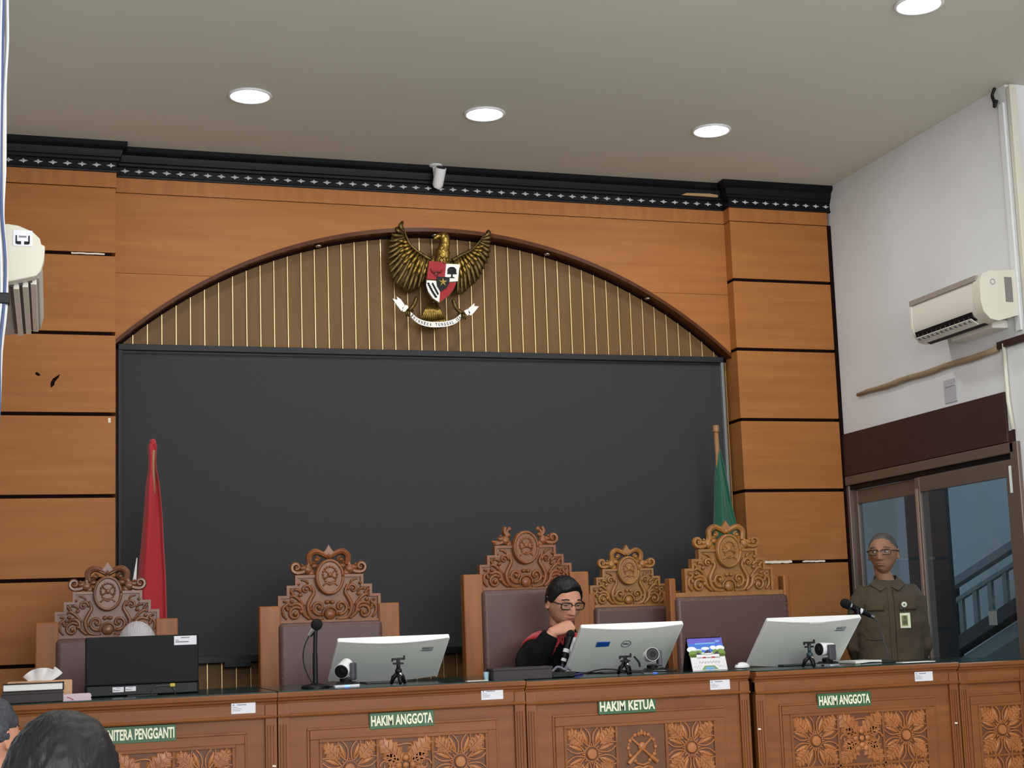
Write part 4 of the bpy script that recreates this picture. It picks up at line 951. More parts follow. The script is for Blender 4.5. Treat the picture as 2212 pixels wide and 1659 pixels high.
# small phone tripods
def tripod(label, x, y, zd, h, m1=BLKP):
    t = thing('mini_tripod', label, 'tripod', (x, y, zd+.0055), group='mini phone tripods on the desks')
    for i in range(3):
        a = 2*PI*i/3+.5
        MB().tube([(0, 0, .05), (.022*math.cos(a), .022*math.sin(a), .03), (.034*math.cos(a), .034*math.sin(a), .003)], [.009, .010, .006], 8).build('leg', BLKP, t, smooth=True)
    MB().ell((0, 0, .056), (.015, .015, .014), 12, 8).build('ball_joint', m1, t, smooth=True)
    MB().ell((.004, -.016, .040), (.008, .004, .010), 10, 8).build('screw', CHROME, t, smooth=True)
    MB().tube([(0, 0, .06), (0, 0, h-.02)], .008, 8).build('stem', m1, t, smooth=True)
    MB().box(-.022, .022, -.006, .006, h-.03, h-.022).box(-.026, .028, -.007, .007, h-.012, h-.003).box(-.007, .007, -.006, .006, h-.03, h-.004).box(.022, .028, -.008, .004, h-.01, h+.006).box(-.028, -.022, -.008, .004, h-.018, h-.004).build('phone_clamp', BLKP, t, bevel=.002)
tripod('black mini phone tripod in front of the leftmost silver monitor', 1.085, -1.53, 1.231, .112)
tripod('black mini phone tripod in front of the judge\'s monitor, cables hanging from it', 2.085, -1.53, 1.2265, .085)
tripod('dark teal mini phone tripod beside the sideways conference camera', 2.975, -1.53, 1.219, .118, mat('teal_plastic', (24, 52, 62), .4))
cbl = thing('desk_cable', 'black cable looping along the desk edge before the judge\'s monitor', 'cable', (2.0, -1.55, 1.234))
MB().tube(bez([(-.18, 0, .004), (-.12, .0, .012), (-.02, .01, .026), (.06, .01, .018), (.1, .01, .01), (.2, .0, .006), (.32, .01, .004)]), .0038, 6).build('cable', BLKP, cbl, smooth=True)
MB().tube(bez([(.05, -.01, .01), (.06, -.012, .05), (.078, -.01, .08)]), .004, 6).build('cable', BLKP, cbl, smooth=True)
MB().tube(bez([(.115, -.01, .075), (.135, -.012, .05), (.14, -.012, .03)]), .0045, 6).build('cable', BLKP, cbl, smooth=True)
c2 = thing('desk_cable', 'black cable on the desk right of the rightmost monitor', 'cable', (3.3, -1.5, 1.2255))
MB().tube(bez([(-.05, 0, .003), (.02, .02, .006), (.08, 0, .004), (.14, .02, .003)]), .003, 6).build('cable', BLKP, c2, smooth=True)
# ================================================================ MICROPHONES
def mic_mesh(root, M, L=.17, band=True):
    MB().tube([(0, 0, 0), (0, 0, .02), (0, 0, L*.72)], [.010, .012, .016], 16, M).build('body', BLKP, root, smooth='angle')
    MB().ell((0, 0, L*.72+.022), (.024, .024, .028), 18, 12, M).build('grille', MESHB, root, smooth=True)
    MB().tube([(0, 0, L*.72-.004), (0, 0, L*.72+.004)], .0235, 18, M).build('collar', CHROME, root)
    if band:
        MB().tube([(0, 0, L*.30), (0, 0, L*.40)], .0145, 16, M).build('white_band', WHITE, root, smooth='angle')
        MB().tube([(0, 0, -.02), (0, 0, .004)], .0095, 14, M).build('connector', CHROME, root, smooth='angle')
m1_ = thing('microphone_stand', 'black microphone on a straight stand beside the leftmost silver monitor', 'microphone', (.752, -1.47, 1.2365))
MB().lathe([(.058, 0), (.058, .008), (.05, .014), (.02, .018), (.012, .022)], 32).build('base', BLKP, m1_, smooth='angle')
MB().tube([(0, 0, .02), (.0, 0, .14), (.0, 0, .142), (.004, 0, .235)], [.0105, .0105, .0085, .0085], 12).build('pole', BLKP, m1_, smooth='angle')
Mm = T((-.018, .015, .215)) @ RY(.55) @ RX(.45)
MB().tube([(0, 0, .0), (0, 0, .035)], [.011, .014], 14, Mm).build('body', CHROME, m1_, smooth='angle')
MB().ell((0, 0, .055), (.024, .024, .025), 18, 12, Mm).build('grille', MESHB, m1_, smooth=True)
MB().tube(bez([(-.02, .012, .215), (-.045, 0, .16), (-.046, 0, .10), (-.02, -.01, .03), (.01, -.02, .006), (.05, -.02, .004), (.09, -.01, .004)]), .0028, 6).build('cable', BLKP, m1_, smooth=True)
m3_ = thing('microphone_stand', 'black microphone with a white band leaning left above the rightmost monitor', 'microphone', (3.31, -1.1, 1.2245))
A_ = at(1880, 1330, Y=-1.1); Bq = at(1812, 1297, Y=-1.1)
dirv = (Bq-A_); Lm = dirv.length
Mm = T(A_-LOC[m3_.name]) @ Vector((0, 0, 1)).rotation_difference(dirv.normalized()).to_matrix().to_4x4()
mic_mesh(m3_, Mm, Lm*.93)
cl = (A_.lerp(Bq, .42))-LOC[m3_.name]
MB().lathe([(.06, 0), (.06, .008), (.02, .018), (.012, .022)], 28).build('base', BLKP, m3_, smooth='angle')
MB().tube([(0, 0, .02), (0, 0, .16), (cl.x, 0, cl.z-.02)], .009, 10).build('pole', BLKP, m3_, smooth='angle')
MB().tube([cl+Vector((.0, 0, -.035)), cl+Vector((0, 0, .008))], [.014, .019], 12).build('clip', BLKP, m3_, smooth='angle')
a0_ = A_-LOC[m3_.name]
MB().tube(bez([a0_, a0_+Vector((.03, .0, -.02)), a0_+Vector((.055, 0, -.07)), a0_+Vector((.06, -.01, -.13)), a0_+Vector((.05, -.03, a0_.z*-1+.10-.11+.02)), Vector((.02, -.05, .01))]), .0025, 6).build('cable', GREYP, m3_, smooth=True)
# ================================================================ DESK CLUTTER
cal = thing('desk_calendar', 'colourful desk calendar with a blue sky and white palace picture', 'calendar', (2.5, -1.45, 1.232), .12)
CW_, CH_ = .178, .150
Mc = T((0, -.035, 0)) @ RX(-.28)
MB().box(-CW_/2, CW_/2, 0, .003, 0, CH_, Mc).build('front_page', WHITE, cal, bevel=.001)
MB().box(-CW_/2-.004, CW_/2-.004, .0, .003, 0, CH_, T((0, .045, 0)) @ RX(.28)).build('rear_board', BLKP, cal)
MB().box(-CW_/2, CW_/2, -.034, .045, 0, .003).build('foot_board', BLKP, cal)
def cm(nm, c, polys, y=-.0008, dy=.0007):
    m = MB()
    for p in polys: m.prism([(x*CW_/100-CW_/2, z*CH_/100) for x, z in p], y, y+dy, 'xz', Mc)
    return m.build(nm, mat('print_'+nm, c, .5), cal)
el = lambda cx, cz, rx, rz_, n=16: [(cx+rx*math.cos(2*PI*i/n), cz+rz_*math.sin(2*PI*i/n)) for i in range(n)]
cm('sky', (70, 120, 214), [[(0, 55), (100, 55), (100, 99), (0, 99)]], -.0007)
cm('violet_band', (104, 96, 198), [[(0, 82), (100, 80), (100, 99), (0, 99)]], -.0010, .0004)
cm('clouds', (236, 240, 248), [el(8, 64, 14, 9), el(90, 66, 13, 8), el(47, 66, 12, 5), el(70, 68, 9, 6), el(26, 60, 10, 5)], -.0012, .0004)
cm('trees', (120, 150, 70), [el(10, 50, 13, 11), el(90, 52, 13, 12), el(75, 55, 9, 8), el(27, 56, 9, 6), [(0, 40), (100, 40), (100, 50), (0, 50)]], -.0014, .0004)
cm('palace', (236, 234, 236), [[(18, 36), (84, 36), (84, 48), (18, 48)], [(44, 46), (60, 46), (60, 54), (44, 54)], [(0, 0), (100, 0), (100, 40), (0, 40)]], -.0016, .0004)
cm('palace_roof', (66, 60, 92), [[(40, 52), (64, 52), (53, 63)], [(16, 48), (34, 48), (25, 56)], [(68, 48), (86, 48), (77, 56)]], -.0018, .0004)
cm('red_windows', (186, 74, 78), [[(35, 36), (44, 36), (44, 41), (35, 41)], [(60, 36), (70, 36), (70, 41), (60, 41)]], -.0018, .0004)
cm('figures', (84, 84, 104), [[(22+i*2.6, 22+2*math.sin(i*1.7)), (23.2+i*2.6, 22+2*math.sin(i*1.7)), (22.8+i*2.6, 29+2*math.sin(i*2.1))] for i in range(24)]+[[(6+i*3.6, 10+3*math.sin(i*2.7)), (7.2+i*3.6, 10+3*math.sin(i*2.7)), (6.8+i*3.6, 14+3*math.sin(i*2.7))] for i in range(26) if not 24 < 6+i*3.6 < 72], -.0018, .0004)
cm('garden', (126, 160, 92), [[(26, 2), (74, 2), (64, 14), (36, 14)]], -.0018, .0004)
cm('pond', (120, 170, 220), [el(50, 6, 14, 5)], -.0020, .0003)
cm('title_bar', (120, 176, 230), [[(20, 79), (78, 80), (78, 84), (20, 83)], [(80, 84), (92, 84), (92, 90), (80, 90)]], -.0012, .0004)
mo = thing('computer_mouse', 'white computer mouse beside the desk calendar', 'mouse', (2.70, -1.40, 1.2325), .5)
MB().sph(lambda d: Vector((d.x*.045, d.y*.028, max(d.z, -.05)*.024+.002)), 20, 12).build('shell', WHITE, mo, smooth=True)
MB().box(-.042, -.01, -.001, .001, .016, .0215).build('button_gap', GREYP, mo)
sp2 = thing('paper_slip', 'white paper slip near the right end of the desk before the standing man', 'paper', (3.50, -1.56, 1.2255))
MB().box(-.085, .085, -.03, .03, 0, .003).build('sheet', PAPER, sp2)
sp3 = thing('document_stack', 'small white papers beside the rightmost monitor on the desk', 'paper', (3.36, -1.3, 1.2255))
MB().box(-.07, .07, -.08, .08, 0, .012).build('sheet', PAPER, sp3, bevel=.002)
bx = thing('document_box', 'long dark brown box in front of the seated judge', 'box', (1.615, -1.5, 1.2325))
MB().box(-.13, .13, -.05, .05, 0, .046).build('body', mat('dark_brown_card', (48, 40, 40), .6), bx, bevel=.003)
MB().box(-.133, .133, -.053, .053, .040, .052).build('lid', mat('dark_brown_card2', (42, 36, 36), .6), bx, bevel=.003)
lt = thing('folded_cable_pile', 'black adapter and plastic film beside the dark brown box', 'adapter', (1.80, -1.5, 1.2325))
MB().box(-.05, .06, -.03, .03, 0, .024).build('adapter', BLKP, lt, bevel=.005)
MB().tube(bez([(-.04, 0, .026), (-.01, .01, .045), (.02, 0, .032), (.03, .02, .042), (.05, .01, .03)]), [.006]*41, 6).build('plastic_film', mat('film_grey', (96, 98, 110), .2), lt, smooth=True)
MB().tube([(.05, -.03, .006), (.085, -.035, .010)], [.006, .008], 8).build('blue_plug', mat('blue_plug', (70, 70, 190), .4), lt)
pc = thing('paper_cup', 'small pale blue cup beside the dark brown box', 'cup', (1.468, -1.5, 1.2365))
MB().lathe([(.009, 0), (.012, .03), (.013, .034), (.011, .034), (.009, .004)], 18).build('cup', mat('pale_blue', (170, 206, 224), .4), pc, smooth='angle')
nt_ = thing('note_paper', 'flat white note paper left of the pale blue cup', 'paper', (1.42, -1.54, 1.2365))
MB().box(-.05, .04, -.02, .02, 0, .002).build('sheet', PAPER, nt_)
# left desk: box with tissue, notebook and leaflets
tb = thing('tissue_box', 'floral tissue box with a white tissue standing out on the leftmost desk', 'tissue box', (-.305, -1.38, 1.2365))
MB().box(-.13, .11, -.06, .06, 0, .077).build('box', mat('tan_card', (196, 154, 116), .6), tb, bevel=.004)
fl = MB(); rnd = random.Random(11)
for i in range(14): fl.ell((-.115+.011*i, -.0605, .066+rnd.uniform(-.006, .004)), (.009, .0015, .005), 7, 5)
fl.build('floral_print', mat('floral', (170, 70, 60), .6, c2=(90, 110, 70), scale=(60, 60, 60)), tb)
def tis(u, v):
    a = u*2-1; top = .048*(1-abs(a*.86+.02)**2.4)+(.014 if a > .55 else 0)*v
    x = a*(.042+.032*v)+.010*v; y = .012*math.sin(a*9)*v*(.3+.7*v)+.01*(v-.5)*math.sin(a*3)
    return Vector((x-.01, y, .076+v*top*1.05))
MB().grid(tis, 41, 12).build('tissue', WCLOTH, tb, smooth=True, solid=.0015)
nb = thing('notebook', 'thick notebook with white page edges on top of the dark box at the left edge', 'notebook', (-.335, -1.52, 1.2795))
MB().box(-.11, .105, -.045, .05, .003, .027).build('pages', PAPER, nb, bevel=.002)
MB().box(-.113, .108, -.048, .052, .027, .030).box(-.113, .108, -.048, .052, 0, .003).box(.104, .109, -.048, .052, 0, .030).build('cover', BLKP, nb)
db = thing('document_box', 'dark brown box under the notebook at the left edge of the leftmost desk', 'box', (-.33, -1.52, 1.2365))
MB().box(-.12, .10, -.06, .06, 0, .042).build('body', mat('dark_brown_card', (48, 40, 40), .6), db, bevel=.003)
MB().box(-.122, .102, -.062, .062, .032, .038).build('lid', mat('dark_brown_card2', (42, 36, 36), .6), db, bevel=.002)
pk = thing('paper_pad', 'pale pink paper pad with a red mark left of the black monitor', 'paper', (-.18, -1.5, 1.2365), .05)
pm = MB()
for i in range(6): pm.box(-.052+.001*(i % 2), .052-.001*(i % 3), -.05, .05, i*.004, i*.004+.0036)
pm.build('sheets', PINK, pk)
MB().tube(bez([(-.038, -.0515, .014), (-.025, -.052, .010), (-.014, -.052, .003)]), .0012, 6).build('red_mark', SRED, pk)
# ================================================================ PEOPLE
def sm(a, b, x):
    t = max(0, min(1, (x-a)/(b-a))); return t*t*(3-2*t)
def G(x, s_): return math.exp(-(x/s_)**2)
def head_fn(M, k=1, gaunt=0, nose=1, lowres=False):
    """returns direction -> surface point; face looks along local -y, centre between the ears"""
    def fn(d):
        x = math.copysign(abs(d.x)**.92, d.x)*.0745; z = d.z*.117; y = d.y*.094
        t = max(0, -d.z)
        x *= 1-.30*t**1.6-.05*gaunt*t
        if d.y < 0: y -= .016*t*(1-.4*t); y *= 1+.04*(1-abs(d.z))
        else: y *= 1-.42*t; y += .006*max(0, d.z)
        f = sm(.15, .75, -d.y)
        if f > 0:
            ax = abs(x)
            dy = -.006*G(z-.030, .012)*G(ax-.026, .03)            # brow
            dy += .0105*G(z-.010, .013)*G(ax-.031, .014)          # eye socket
            nz = sm(.028, -.030, z)*sm(-.045, -.034, z)
            dy -= nose*(.006+.018*nz)*G(x, .0085+.005*nz)*sm(-.046, -.036, z)*sm(.04, .02, z)
            dy -= .006*nose*G(z+.034, .007)*G(ax-.013, .007)      # nostril wings
            dy -= .006*G(z+.012, .016)*G(ax-.046, .018)           # cheekbone
            dy += (.004+.006*gaunt)*G(z+.048, .022)*G(ax-.042, .016)
            dy -= .0065*G(z+.055, .0055)*G(x, .022)+.0065*G(z+.069, .0055)*G(x, .019)-.003*G(z+.062, .0028)*G(x, .024)
            dy += .004*G(z+.082, .006)*G(x, .02)-.009*G(z+.100, .014)*G(x, .019)
            dy += .003*G(ax-.022, .004)*G(z+.048, .014)           # fold
            y += dy*f
        return M @ Vector((x*k, y*k, z*k))
    return fn
def ear(m, M, k=1):
    for s_ in (-1, 1):
        E_ = M @ T((s_*.0735*k, .012*k, -.006*k)) @ RZ(s_*.35) @ RX(-.15)
        m.ell((0, 0, 0), (.0045*k, .015*k, .029*k), 12, 10, E_)
        m.tube([E_ @ Vector((s_*.006*k, .015*k*math.cos(a), .028*k*math.sin(a)+.001)) for a in [(-1.9+i*.32) for i in range(13)]], .0038*k, 6)
        m.ell((0, -.004*k, -.024*k), (.006*k, .008*k, .010*k), 8, 6, E_)
def face_parts(par, M, k=1, look=(0, 0), lid=.0, brow=HAIR, skin=SKIN):
    for s_ in (-1, 1):
        c = Vector((s_*.031*k, -.081*k, .010*k))
        MB().ell(c, (.0135*k, .0115*k, .0075*k*(1-lid*.6)), 14, 10, M).build('eye', EYEW, par, smooth=True, world=True)
        MB().ell(c+Vector((look[0]*.004, -.0085*k, look[1]*.003)), (.0052*k, .004*k, .0052*k*(1-lid*.5)), 12, 8, M).build('iris', IRIS, par, smooth=True, world=True)
        MB().tube([M @ (c+Vector((a*.0145*k, -.0105*k+abs(a)*.005*k, (.0075-lid*.006-.004*a*a)*k))) for a in (-1, -.6, -.2, .2, .6, 1)], [.0018*k, .0026*k, .003*k, .003*k, .0026*k, .0018*k], 6).build('eyelid', skin, par, smooth=True, world=True)
        MB().tube([M @ Vector((s_*(.012+.040*t)*k, (-.0925+.018*t*t)*k, (.030+.006*math.sin(PI*min(t*1.1, 1)))*k)) for t in (0, .25, .5, .75, 1)], [.002*k, .0036*k, .0036*k, .003*k, .0015*k], 6).build('eyebrow', brow, par, smooth=True, world=True)
    MB().tube([M @ Vector((x*k, (-.1035+abs(x)**2*14)*k, (-.0565+.0015*math.cos(x*220))*k)) for x in (-.021, -.013, -.005, 0, .005, .013, .021)], [.001*k, .0028*k, .0036*k, .003*k, .0036*k, .0028*k, .001*k], 7).build('upper_lip', LIPS, par, smooth=True, world=True)
    MB().tube([M @ Vector((x*k, (-.1025+abs(x)**2*16)*k, -.0655*k)) for x in (-.018, -.01, 0, .01, .018)], [.001*k, .0034*k, .0042*k, .0034*k, .001*k], 7).build('lower_lip', LIPS, par, smooth=True, world=True)
def glasses(par, M, k=1, w_=.027, h=.0175, rim=.0022):
    g = MB()
    def rr(cx):
        pts = []
        for i in range(25):
            a = 2*PI*i/24; ca, sa = math.cos(a), math.sin(a)
            pts.append(M @ Vector(((cx+w_*math.copysign(abs(ca)**.5, ca))*k, (-.1035+ (abs(cx+w_*ca)*.16)**1.0*.9)*k, (.005+h*math.copysign(abs(sa)**.5, sa))*k)))
        return pts
    for s_ in (-1, 1):
        ring = rr(s_*.0325); g.tube(ring, rim*k, 6, cap=False)
        # lens
        n = len(ring)-1; c = sum(ring[:-1], Vector())/n
        MB().add(ring[:-1]+[c], [(i, (i+1) % n, n) for i in range(n)]).build('lens', LENS, par, world=True)
        hx = .0325+w_
        g.tube([M @ Vector((s_*hx*k, -.091*k, .014*k)), M @ Vector((s_*(hx+.012)*k, -.078*k, .014*k)), M @ Vector((s_*.079*k, -.02*k, .012*k)), M @ Vector((s_*.080*k, .012*k, .006*k)), M @ Vector((s_*.077*k, .022*k, -.010*k))], [rim*k*1.2]*5, 6)
    g.tube([M @ Vector((-.0065*k, -.101*k, .009*k)), M @ Vector((0, -.105*k, .011*k)), M @ Vector((.0065*k, -.101*k, .009*k))], rim*k, 6)
    g.build('spectacles', mat('spectacle_frame', (24, 20, 22), .3), par, smooth=True, world=True)
def hair_cap(par, M, k, fn_line, thick, m, nm='hair', n=110, noise_amp=.003, res=60, gaunt=0, ridge=1.0):
    base = head_fn(M, k, gaunt, 0); I = M.inverted()
    c = M @ Vector((0, 0, 0))
    def fn(d):
        p = base(d); q = I @ p; h = fn_line(q/k, d)
        off = -.010+(thick(d)+.010)*sm(-.012, .010, h)
        if h > 0: off += noise_amp*noise.noise(Vector((d.x*9, d.y*4, d.z*9)))*sm(0, .02, h)+.0014*math.sin(d.x*58+d.z*16+4*noise.noise(Vector((d.x*3, d.y*3, d.z*3))))*sm(0, .02, h)*ridge
        nrm = (p-c).normalized(); return p+nrm*off*k
    return MB().sph(fn, n, res).build(nm, m, par, smooth=True, world=True)
def finger(m, p, d, nrm, L, curl, r, k=1):
    """three phalanges, curl = angles per joint, bending from d towards nrm"""
    pts = [p-d*.012*k, p]; a = 0; seg = [L*.45, L*.3, L*.25]
    for s_, c_ in zip(seg, curl):
        a += c_; p = p+(d*math.cos(a)+nrm*math.sin(a))*s_; pts.append(p)
    m.tube(pts, [r*1.05, r, r*.95, r*.86, r*.72], 10); m.ell(pts[-1], (r*.76,)*3, 10, 8); 
    for q in pts[1:-1]: m.ell(q, (r*1.0,)*3, 10, 8)
    return pts
def hand(m, W_, D, N, S_, curl=(.5, .6, .4), k=1, thumb=(.5, .3), spread=.05):
    """W_ wrist, D towards knuckles, N palm side, S_ thumb side"""
    Mh = Matrix(((S_.x, D.x, N.x, W_.x), (S_.y, D.y, N.y, W_.y), (S_.z, D.z, N.z, W_.z), (0, 0, 0, 1)))
    m.loft([[Mh @ Vector((math.cos(2*PI*j/14)*a*k, y*k, math.sin(2*PI*j/14)*b*k)) for j in range(14)] for y, a, b in ((-.02, .027, .020), (.0, .028, .019), (.03, .036, .017), (.06, .041, .015), (.085, .040, .013), (.098, .030, .009))])
    ends = []
    for i, (L, r) in enumerate(((.070, .0080), (.078, .0081), (.073, .0078), (.058, .0069))):
        x = (.029-.0195*i)*k; b = Mh @ Vector((x, (.088-.004*abs(i-1.2))*k, 0)); d = (D+S_*(spread*(1.2-i))).normalized()
        ends.append(finger(m, b, d, N, L*k, [c_*(1+.06*i) for c_ in curl], r*k, k)[-1])
    tb_ = Mh @ Vector((.026*k, .022*k, .004*k)); d = (D*.62+S_*.72+N*.25).normalized()
    m.ell(Mh @ Vector((.024*k, .028*k, .008*k)), (.016*k, .016*k, .016*k), 10, 8)
    finger(m, tb_, d, (N*.7-S_*.55).normalized(), .062*k, (thumb[0], thumb[1], .1), .0105*k, k)
    return ends
def oval(c, rx, ry, M=None, n=22, p=.85, tilt=None):
    out_ = []
    for j in range(n):
        a = 2*PI*j/n; q = Vector((math.copysign(abs(math.cos(a))**p, math.cos(a))*rx, math.copysign(abs(math.sin(a))**p, math.sin(a))*ry, 0))
        if tilt is not None: q = tilt @ q
        out_.append(Vector(c)+q)
    return out_
def torso(m, base, top, prof, rz=0, tilt=0):
    """prof: (t, half width, half depth, dy); lofted from base (hips) to top (neck base)"""
    b, t_ = Vector(base), Vector(top); R_ = Matrix.Rotation(rz, 3, 'Z') @ Matrix.Rotation(tilt, 3, 'X')
    m.loft([oval(b.lerp(t_, t)+R_ @ Vector((0, dy, 0)), w_, d_, tilt=R_) for t, w_, d_, dy in prof])
def folded(v, amp, f, seed=0):
    return amp*noise.noise(Vector((v.x*f+seed, v.y*f, v.z*f)))
def wrinkle(o, amp, f, seed=0, stretch=(1, 1, 1)):
    me = o.data; N_ = [Vector(q.vector) for q in me.vertex_normals]; C_ = [v.co.copy() for v in me.vertices]; out_ = []
    for c, n_ in zip(C_, N_):
        n = noise.noise(Vector((c.x*f*stretch[0]+seed, c.y*f*stretch[1], c.z*f*stretch[2]))); out_ += list(c+n_*amp*n)
    me.vertices.foreach_set('co', out_); me.update()
# ---------------------------------------------------------------- seated judge
jd = thing('person', 'seated man in a black robe with a red yoke, glasses, hand under his chin', 'person', (2.03, -.62, PODZ))
yawJ, pitJ = math.radians(9), math.radians(17)
hc = at(1217, 1300, Y=-.88)
MJ = T(hc) @ RZ(yawJ) @ RX(pitJ) @ RY(.03) @ Matrix.Diagonal((1.03, 1, .95, 1))
neck = at(1214, 1367, Y=-.74); hip = Vector((2.03, -.64, .80))
m = MB(); m.sph(head_fn(MJ, 1.0), 96, 72); ear(m, MJ, 1.0)
m.tube([hc+Vector((0, .035, -.02)), hc+Vector((-.0, .045, -.09)), neck, neck+Vector((0, .01, -.05))], [.052, .056, .060, .075], 16)
torso(m, hip, neck, [(-.12, .15, .11, 0), (0, .16, .12, 0), (.3, .14, .11, .0), (.65, .14, .10, 0), (.82, .13, .08, 0), (.92, .09, .06, 0), (1.0, .055, .05, 0)], .1, .0)
shR = at(1166, 1398, Y=-.73); shL = at(1268, 1394, Y=-.71)
elR = at(1146, 1431, Y=-.97); wrR = at(1197, 1364, Y=-1.0)
elL = Vector((2.30, -.86, 1.15)); wrL = Vector((2.28, -1.02, 1.285))
m.tube([shR, shR.lerp(elR, .5), elR, elR.lerp(wrR, .4), wrR], [.055, .048, .040, .036, .026], 14)
m.tube([shL, shL.lerp(elL, .5), elL, elL.lerp(wrL, .4), wrL], [.055, .048, .040, .036, .026], 14)
D_ = Vector((.93, -.02, .28)).normalized(); N_ = Vector((.12, .60, -.79)); N_ = (N_-D_*N_.dot(D_)).normalized(); S_ = D_.cross(N_)
# knuckles lead to the picture right, fingers fold down, thumb on the viewer side hidden behind
hand(m, wrR, D_, N_, S_, curl=(1.25, 1.0, .5), k=1.0, thumb=(.6, .4), spread=.03)
dL = Vector((.1, -.98, -.05)).normalized(); nL = Vector((0, 0, -1)); nL = (nL-dL*nL.dot(dL)).normalized()
hand(m, wrL, dL, nL, Vector((-1, -.1, 0)).normalized(), curl=(.25, .3, .2), k=.95)
for s_ in (-1, 1):
    h0 = hip+Vector((s_*.09, -.02, 0)); kn = Vector((2.03+s_*.11, -1.06+.0, .80)); ft = Vector((2.03+s_*.12, -.98, .33))
    m.tube([h0, kn], [.085, .06], 14); m.tube([kn, kn.lerp(ft, .3), ft], [.06, .055, .038], 14); m.ell(ft+Vector((0, -.06, -.04)), (.045, .12, .038), 12, 8)
body = m.build('body', SKIN, jd, smooth=True, world=True, voxel=.0028, soft=2)
face_parts(jd, MJ, 1.0, look=(.2, -1), lid=.75)
glasses(jd, MJ, 1.0, w_=.0262, h=.0165, rim=.0028)
def hlJ(q, d):
    front = .070+.008*math.sin(q.x*45+1)-max(0, abs(q.x)-.05)*.6
    side = -.012 if q.y > -.045 else 1
    lim = front if q.y < -.03 else (.012 if q.y < .012 else -.03-.0*q.y)
    if -.05 < q.y <= -.03: lim = min(lim, front)
    a = sm(-.065, -.02, q.y); lim = front*(1-a)+(-.005)*a
    b = sm(.015, .05, q.y); lim = lim*(1-b)+(-.062)*b
    if abs(q.x) > .05 and -.03 < q.y < .02: lim = lim+.004
    return q.z-lim
hair_cap(jd, MJ, 1.0, hlJ, lambda d: .007+.006*max(0, d.z)+.011*sm(.2, .8, -d.y)*sm(.3, .9, d.z)*(1+.6*d.x), HAIR)
# robe
r = MB()
torso(r, hip+Vector((0, 0, -.1)), neck+Vector((0, 0, -.0)), [(-.1, .20, .17, 0), (.15, .21, .16, 0), (.5, .17, .14, 0), (.75, .175, .13, 0), (.88, .17, .11, 0.01), (.95, .13, .09, .01), (1.0, .085, .08, .01)], .1)
r.tube([shR+Vector((.01, 0, .0)), shR.lerp(elR, .5)+Vector((-.01, 0, -.01)), elR+Vector((0, 0, .0)), elR.lerp(wrR, .45)+Vector((.0, .01, -.008)), elR.lerp(wrR, .9)], [.074, .076, .072, .060, .040], 18)
r.tube([shL+Vector((-.01, 0, .0)), shL.lerp(elL, .5), elL, elL.lerp(wrL, .7)], [.072, .075, .075, .06], 18)
r.ell(Vector((2.03, -.85, .86)), (.26, .28, .12), 20, 12)
ro = r.build('robe', ROBE, jd, smooth=True, world=True, voxel=.008, soft=3); wrinkle(ro, .012, 14, 3, (1.2, 1, .6))
# red yoke over the shoulders: a cloth shell cut from the shoulder form
ym = MB()
torso(ym, hip, neck, [(.5, .176, .146, 0), (.75, .181, .136, 0), (.88, .176, .116, 0.01), (.95, .136, .096, .01), (1.0, .091, .086, .01)], .1)
ym.tube([shR+Vector((.03, 0, .005)), shR+Vector((.01, 0, .0)), shR.lerp(elR, .30)+Vector((-.006, 0, -.006))], [.078, .081, .083], 18)
ym.tube([shL+Vector((-.03, 0, .005)), shL+Vector((-.01, 0, .0)), shL.lerp(elL, .30)], [.078, .079, .082], 18)
yo = ym.build('red_yoke', ROBER, jd, smooth=True, world=True, voxel=.006, soft=3)
import bmesh
bm = bmesh.new(); bm.from_mesh(yo.data); off = LOC[jd.name]
def cut(v):
    p = v.co+off; dxn = abs(p.x-neck.x)
    zc = neck.z-.105+.33*max(0, dxn-.085)+(1.3*max(0, .085-dxn) if p.y < neck.y-.02 else 0)
    return p.z < zc
bmesh.ops.delete(bm, geom=[v for v in bm.verts if cut(v)], context='VERTS'); bm.to_mesh(yo.data); bm.free()
wrinkle(yo, .004, 22, 1)
cl_ = MB(); cl_.grid(lambda u, v: Vector((neck.x+.003+(.076-.014*v)*math.cos(u*2*PI), neck.y+.010+(.072-.012*v)*math.sin(u*2*PI), neck.z-.015+.045*v-.02*v*max(0, -math.sin(u*2*PI)))), 41, 5)
cl_.build('black_collar', ROBE, jd, smooth=True, world=True, solid=.005)
jb = MB()
jx = at(1243, 1400, Y=-.93)
jb.grid(lambda u, v: Vector((jx.x-.03+.075*u+.006*math.sin(v*3), -.885-.018*math.sin(u*PI*5)*(.3+v)-.04*v, 1.395-.15*v)), 41, 10)
jb.build('white_jabot', WCLOTH, jd, smooth=True, world=True, solid=.003)
rs = MB(); p0 = at(1207, 1374, Y=-.9); p1 = at(1216, 1392, Y=-.915)
rs.tube([p0, p1], .004, 6); rs.tube([p1, p1+Vector((.008, 0, .05))], .003, 6); rs.build('red_piping', ROBER, jd, world=True)
